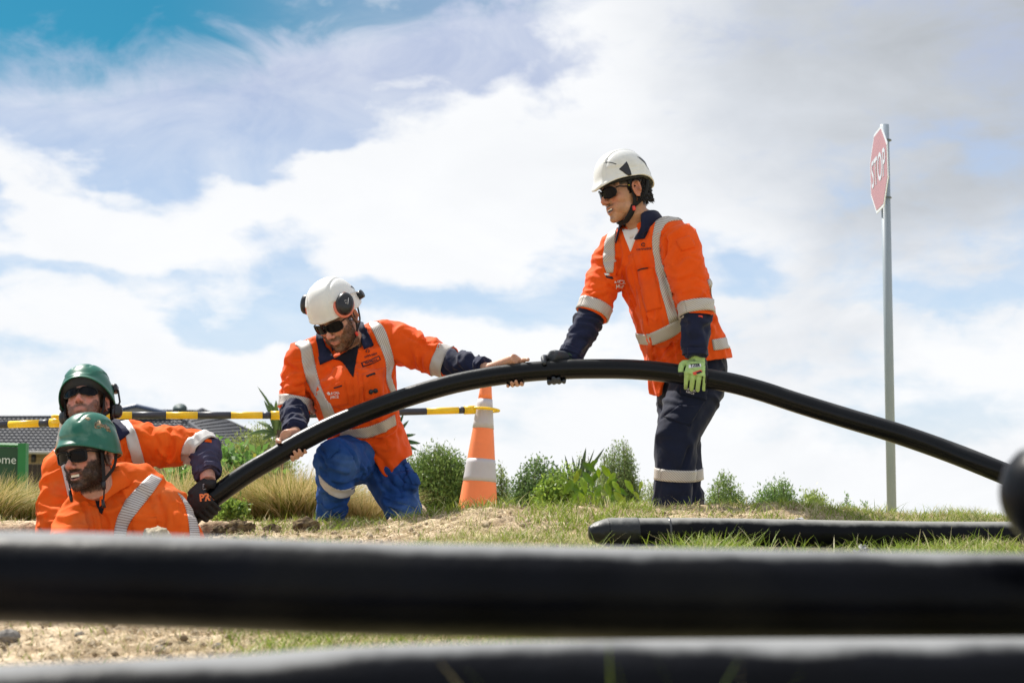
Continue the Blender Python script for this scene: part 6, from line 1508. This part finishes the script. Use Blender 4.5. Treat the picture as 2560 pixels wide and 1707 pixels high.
def plants():
    bush('shrub', 645, 1062, 1160, 78, 13, 'olive green fine leaved shrub below the striped bar, left of the kneeling man', 'shrub', 9000, (.045, .010), (.09, .12, .03), (.24, .27, .08), .5, seed=1)
    bush('shrub', 555, 1128, 1190, 120, 9.5, 'broad glossy leaved shrub beside the reaching glove', 'shrub', 2600, (.075, .040), (.035, .09, .02), (.16, .27, .06), .25, seed=2, yel=.02)
    bush('shrub', 1098, 1118, 1290, 72, 11, 'dense dark green shrub between the kneeling man and the orange cone', 'shrub', 14000, (.030, .010), (.03, .07, .012), (.17, .22, .06), .55, seed=3)
    bush('shrub', 1243, 1160, 1290, 26, 11.5, 'thin shrub peeping out right of the orange cone', 'shrub', 2200, (.030, .010), (.06, .10, .02), (.20, .24, .08), .5, seed=4)
    bush('shrub', 1010, 1120, 1290, 34, 11.5, 'small grey green shrub touching the hip of the kneeling man', 'shrub', 2500, (.026, .008), (.07, .11, .03), (.22, .26, .10), .5, seed=14)
    bush('shrub', 1352, 1148, 1290, 62, 10, 'dark small leaved shrub left of the flax leaves', 'shrub', 7000, (.026, .013), (.025, .06, .015), (.14, .20, .07), .45, seed=5)
    bush('shrub', 1545, 1102, 1290, 46, 11, 'tall feathery shrub left of the standing man', 'shrub', 9000, (.024, .008), (.05, .09, .025), (.20, .25, .09), .6, seed=6, spiky=.6)
    bush('shrub', 1460, 1140, 1290, 45, 10.5, 'pale feathery shrub behind the broad yellow green leaves', 'shrub', 5000, (.024, .008), (.08, .13, .03), (.26, .30, .10), .5, seed=16)
    bush('shrub', 1812, 1186, 1290, 44, 11, 'loose shrub just right of the standing man', 'shrub', 3200, (.030, .010), (.07, .12, .03), (.22, .28, .10), .55, seed=7, spiky=.5)
    bush('shrub', 1940, 1200, 1290, 50, 10.5, 'compact dark shrub midway between the standing man and the sign post', 'shrub', 4200, (.028, .011), (.035, .08, .02), (.17, .24, .08), .5, seed=8)
    bush('shrub', 2032, 1230, 1290, 42, 11, 'low yellow green shrub left of the sign post', 'shrub', 3200, (.030, .009), (.10, .15, .03), (.28, .32, .09), .6, seed=9)
    bush('seedling', 2118, 1240, 1290, 16, 10, 'grey green sprig nearest the sign post but one', 'seedling', 300, (.028, .011), (.08, .13, .06), (.20, .28, .14), .5, seed=10)
    bush('seedling', 2158, 1252, 1290, 12, 10, 'grey green sprig nearest the sign post', 'seedling', 220, (.028, .011), (.08, .13, .06), (.20, .28, .14), .5, seed=11)
    bush('seedling', 2090, 1262, 1290, 18, 10, 'low sprig at the right foot of the yellow green shrub', 'seedling', 300, (.028, .011), (.06, .12, .04), (.20, .28, .10), .5, seed=12)
    bush('shrub', 1640, 1200, 1290, 60, 11.5, 'low straggling shrub against the left leg of the standing man', 'shrub', 2600, (.030, .009), (.09, .13, .03), (.26, .28, .12), .5, seed=15, yel=.03)
    # broad-leaved bright plant: every leaf its own part
    p = W(1490, 1265, 9.0); z = zg1(p.x, 9.0); root = empty('broadleaf_plant', (p.x, 9.0, z), 'bright yellow green plant with large rounded leaves left of the standing man', 'plant'); ms = [mat('bright_leaf', c_, rough=.4, spec=.4, var=.35, vscale=14, trans=.35) for c_ in ((.30, .44, .03), (.20, .34, .03), (.12, .24, .02), (.36, .46, .06))]
    rn = random.Random(5)
    for i in range(46):
        cx = rn.gauss(1490, 40); cy = 1262 - abs(rn.gauss(28, 24)) - (18 if cx < 1500 else 0) * rn.random(); c = W(cx, cy, 9.0 + rn.uniform(-.3, .3)); L = rn.uniform(.05, .115); d = Vector((rn.uniform(-.8, .8), rn.uniform(-.5, .3), rn.uniform(.3, 1))).normalized(); s = d.cross(Vector((rn.uniform(-.4, .4), -1, .2))).normalized(); nn = s.cross(d); b = MB(); R = []
        for t in np.linspace(0, 1, 7): ww = L * .20 * math.sin(math.pi * min(.04 + t ** 1.3 * .94, 1)) ** .8; q = c + d * L * (t - .5) - nn * (t - .5) ** 2 * L * .5; R.append([q - s * ww + nn * ww * .45, q - nn * .0005, q + s * ww + nn * ww * .45, q + nn * .0005])
        b.loft(R); b.build('leaf', ms[i % 4], root, smooth=False)
    b = MB()
    for i in range(9): b.tube([(p.x + rn.uniform(-.04, .04), 9.0, z), tuple(W(1488 + rn.gauss(0, 28), 1238, 9.0))], .004, 5)
    b.build('stem', M_STEM, root)
    # flax and cabbage-tree leaves
    sword_plant(1443, 1262, 10.2, [(1465, 1118, 0, 1.7), (1412, 1136, .1, 1.1), (1378, 1150, .2, .9), (1486, 1122, 0, .8), (1512, 1118, 0, 1.3), (1430, 1138, .1, 1.0), (1395, 1170, .1, .9), (1450, 1140, .1, 1.0), (1530, 1160, 0, .8)], 'flax clump with upright sword leaves between two shrubs')
    sword_plant(700, 1075, 12, [(643, 965, 0, .7), (660, 1000, .1, 1.0), (676, 1005, 0, 1.2), (640, 1052, .1, 1.0), (620, 1085, 0, 1.2), (705, 990, 0, 1.3), (690, 1000, -.1, 1.4), (655, 1100, 0, 1.0), (670, 1020, 0, 1.5), (740, 1000, 0, 1), (760, 1040, 0, 1)], 'cabbage tree with long strap leaves behind the arm of the kneeling man', w=.034, col=(.16, .24, .09), name='cabbage_tree')
    sword_plant(975, 1105, 12, [(1052, 1108, 0, 1.0), (1034, 1140, .1, .9), (1010, 1032, 0, .8), (1022, 1050, .1, .8), (1040, 1085, 0, .9), (1000, 1040, 0, 1.0), (1045, 1125, 0, .8), (940, 1050, 0, 1)], 'cabbage tree leaves spreading right of the kneeling man', w=.045, col=(.08, .15, .05), name='cabbage_tree')
    # long tussock grass
    tussock(690, 1300, 7.4, .55, .34, 3600, 'large golden tussock left of the blue trousers', .55)
    tussock(600, 1300, 7.7, .45, .30, 2200, 'golden green tussock nearest the black glove', .45)
    tussock(800, 1300, 7.6, .40, .34, 2000, 'straw coloured tussock directly behind the blue knee', .75)
    tussock(895, 1300, 7.5, .45, .26, 1700, 'low dry tussock seen between the legs of the kneeling man', .85)
    tussock(30, 1300, 7.6, .55, .30, 3000, 'green and gold tussock at the left edge below the green board', .5)
    tussock(-60, 1300, 7.2, .4, .30, 1500, 'tussock cut by the left edge of the view', .5)
    tussock(440, 1300, 8.2, .5, .42, 2200, 'pale dry tussock behind the reaching arm', .8)
    tussock(745, 1300, 7.2, .35, .30, 2200, 'dense golden tussock touching the blue shin', .6)
    tussock(520, 1300, 7.3, .35, .26, 1600, 'short tussock right behind the hanging black glove', .5)
    bush('shrub', 1405, 1172, 1290, 55, 9.6, 'bushy green shrub in front of the flax leaves', 'shrub', 5000, (.032, .016), (.05, .10, .015), (.22, .30, .05), .4, seed=33, yel=.01)
    bush('flowering_weed', 575, 1262, 1315, 32, 6.6, 'low weed with dusky purple flower heads below the black glove', 'weed', 900, (.030, .010), (.05, .10, .02), (.22, .30, .05), .3, seed=20)
    # dusky flower heads
plants()
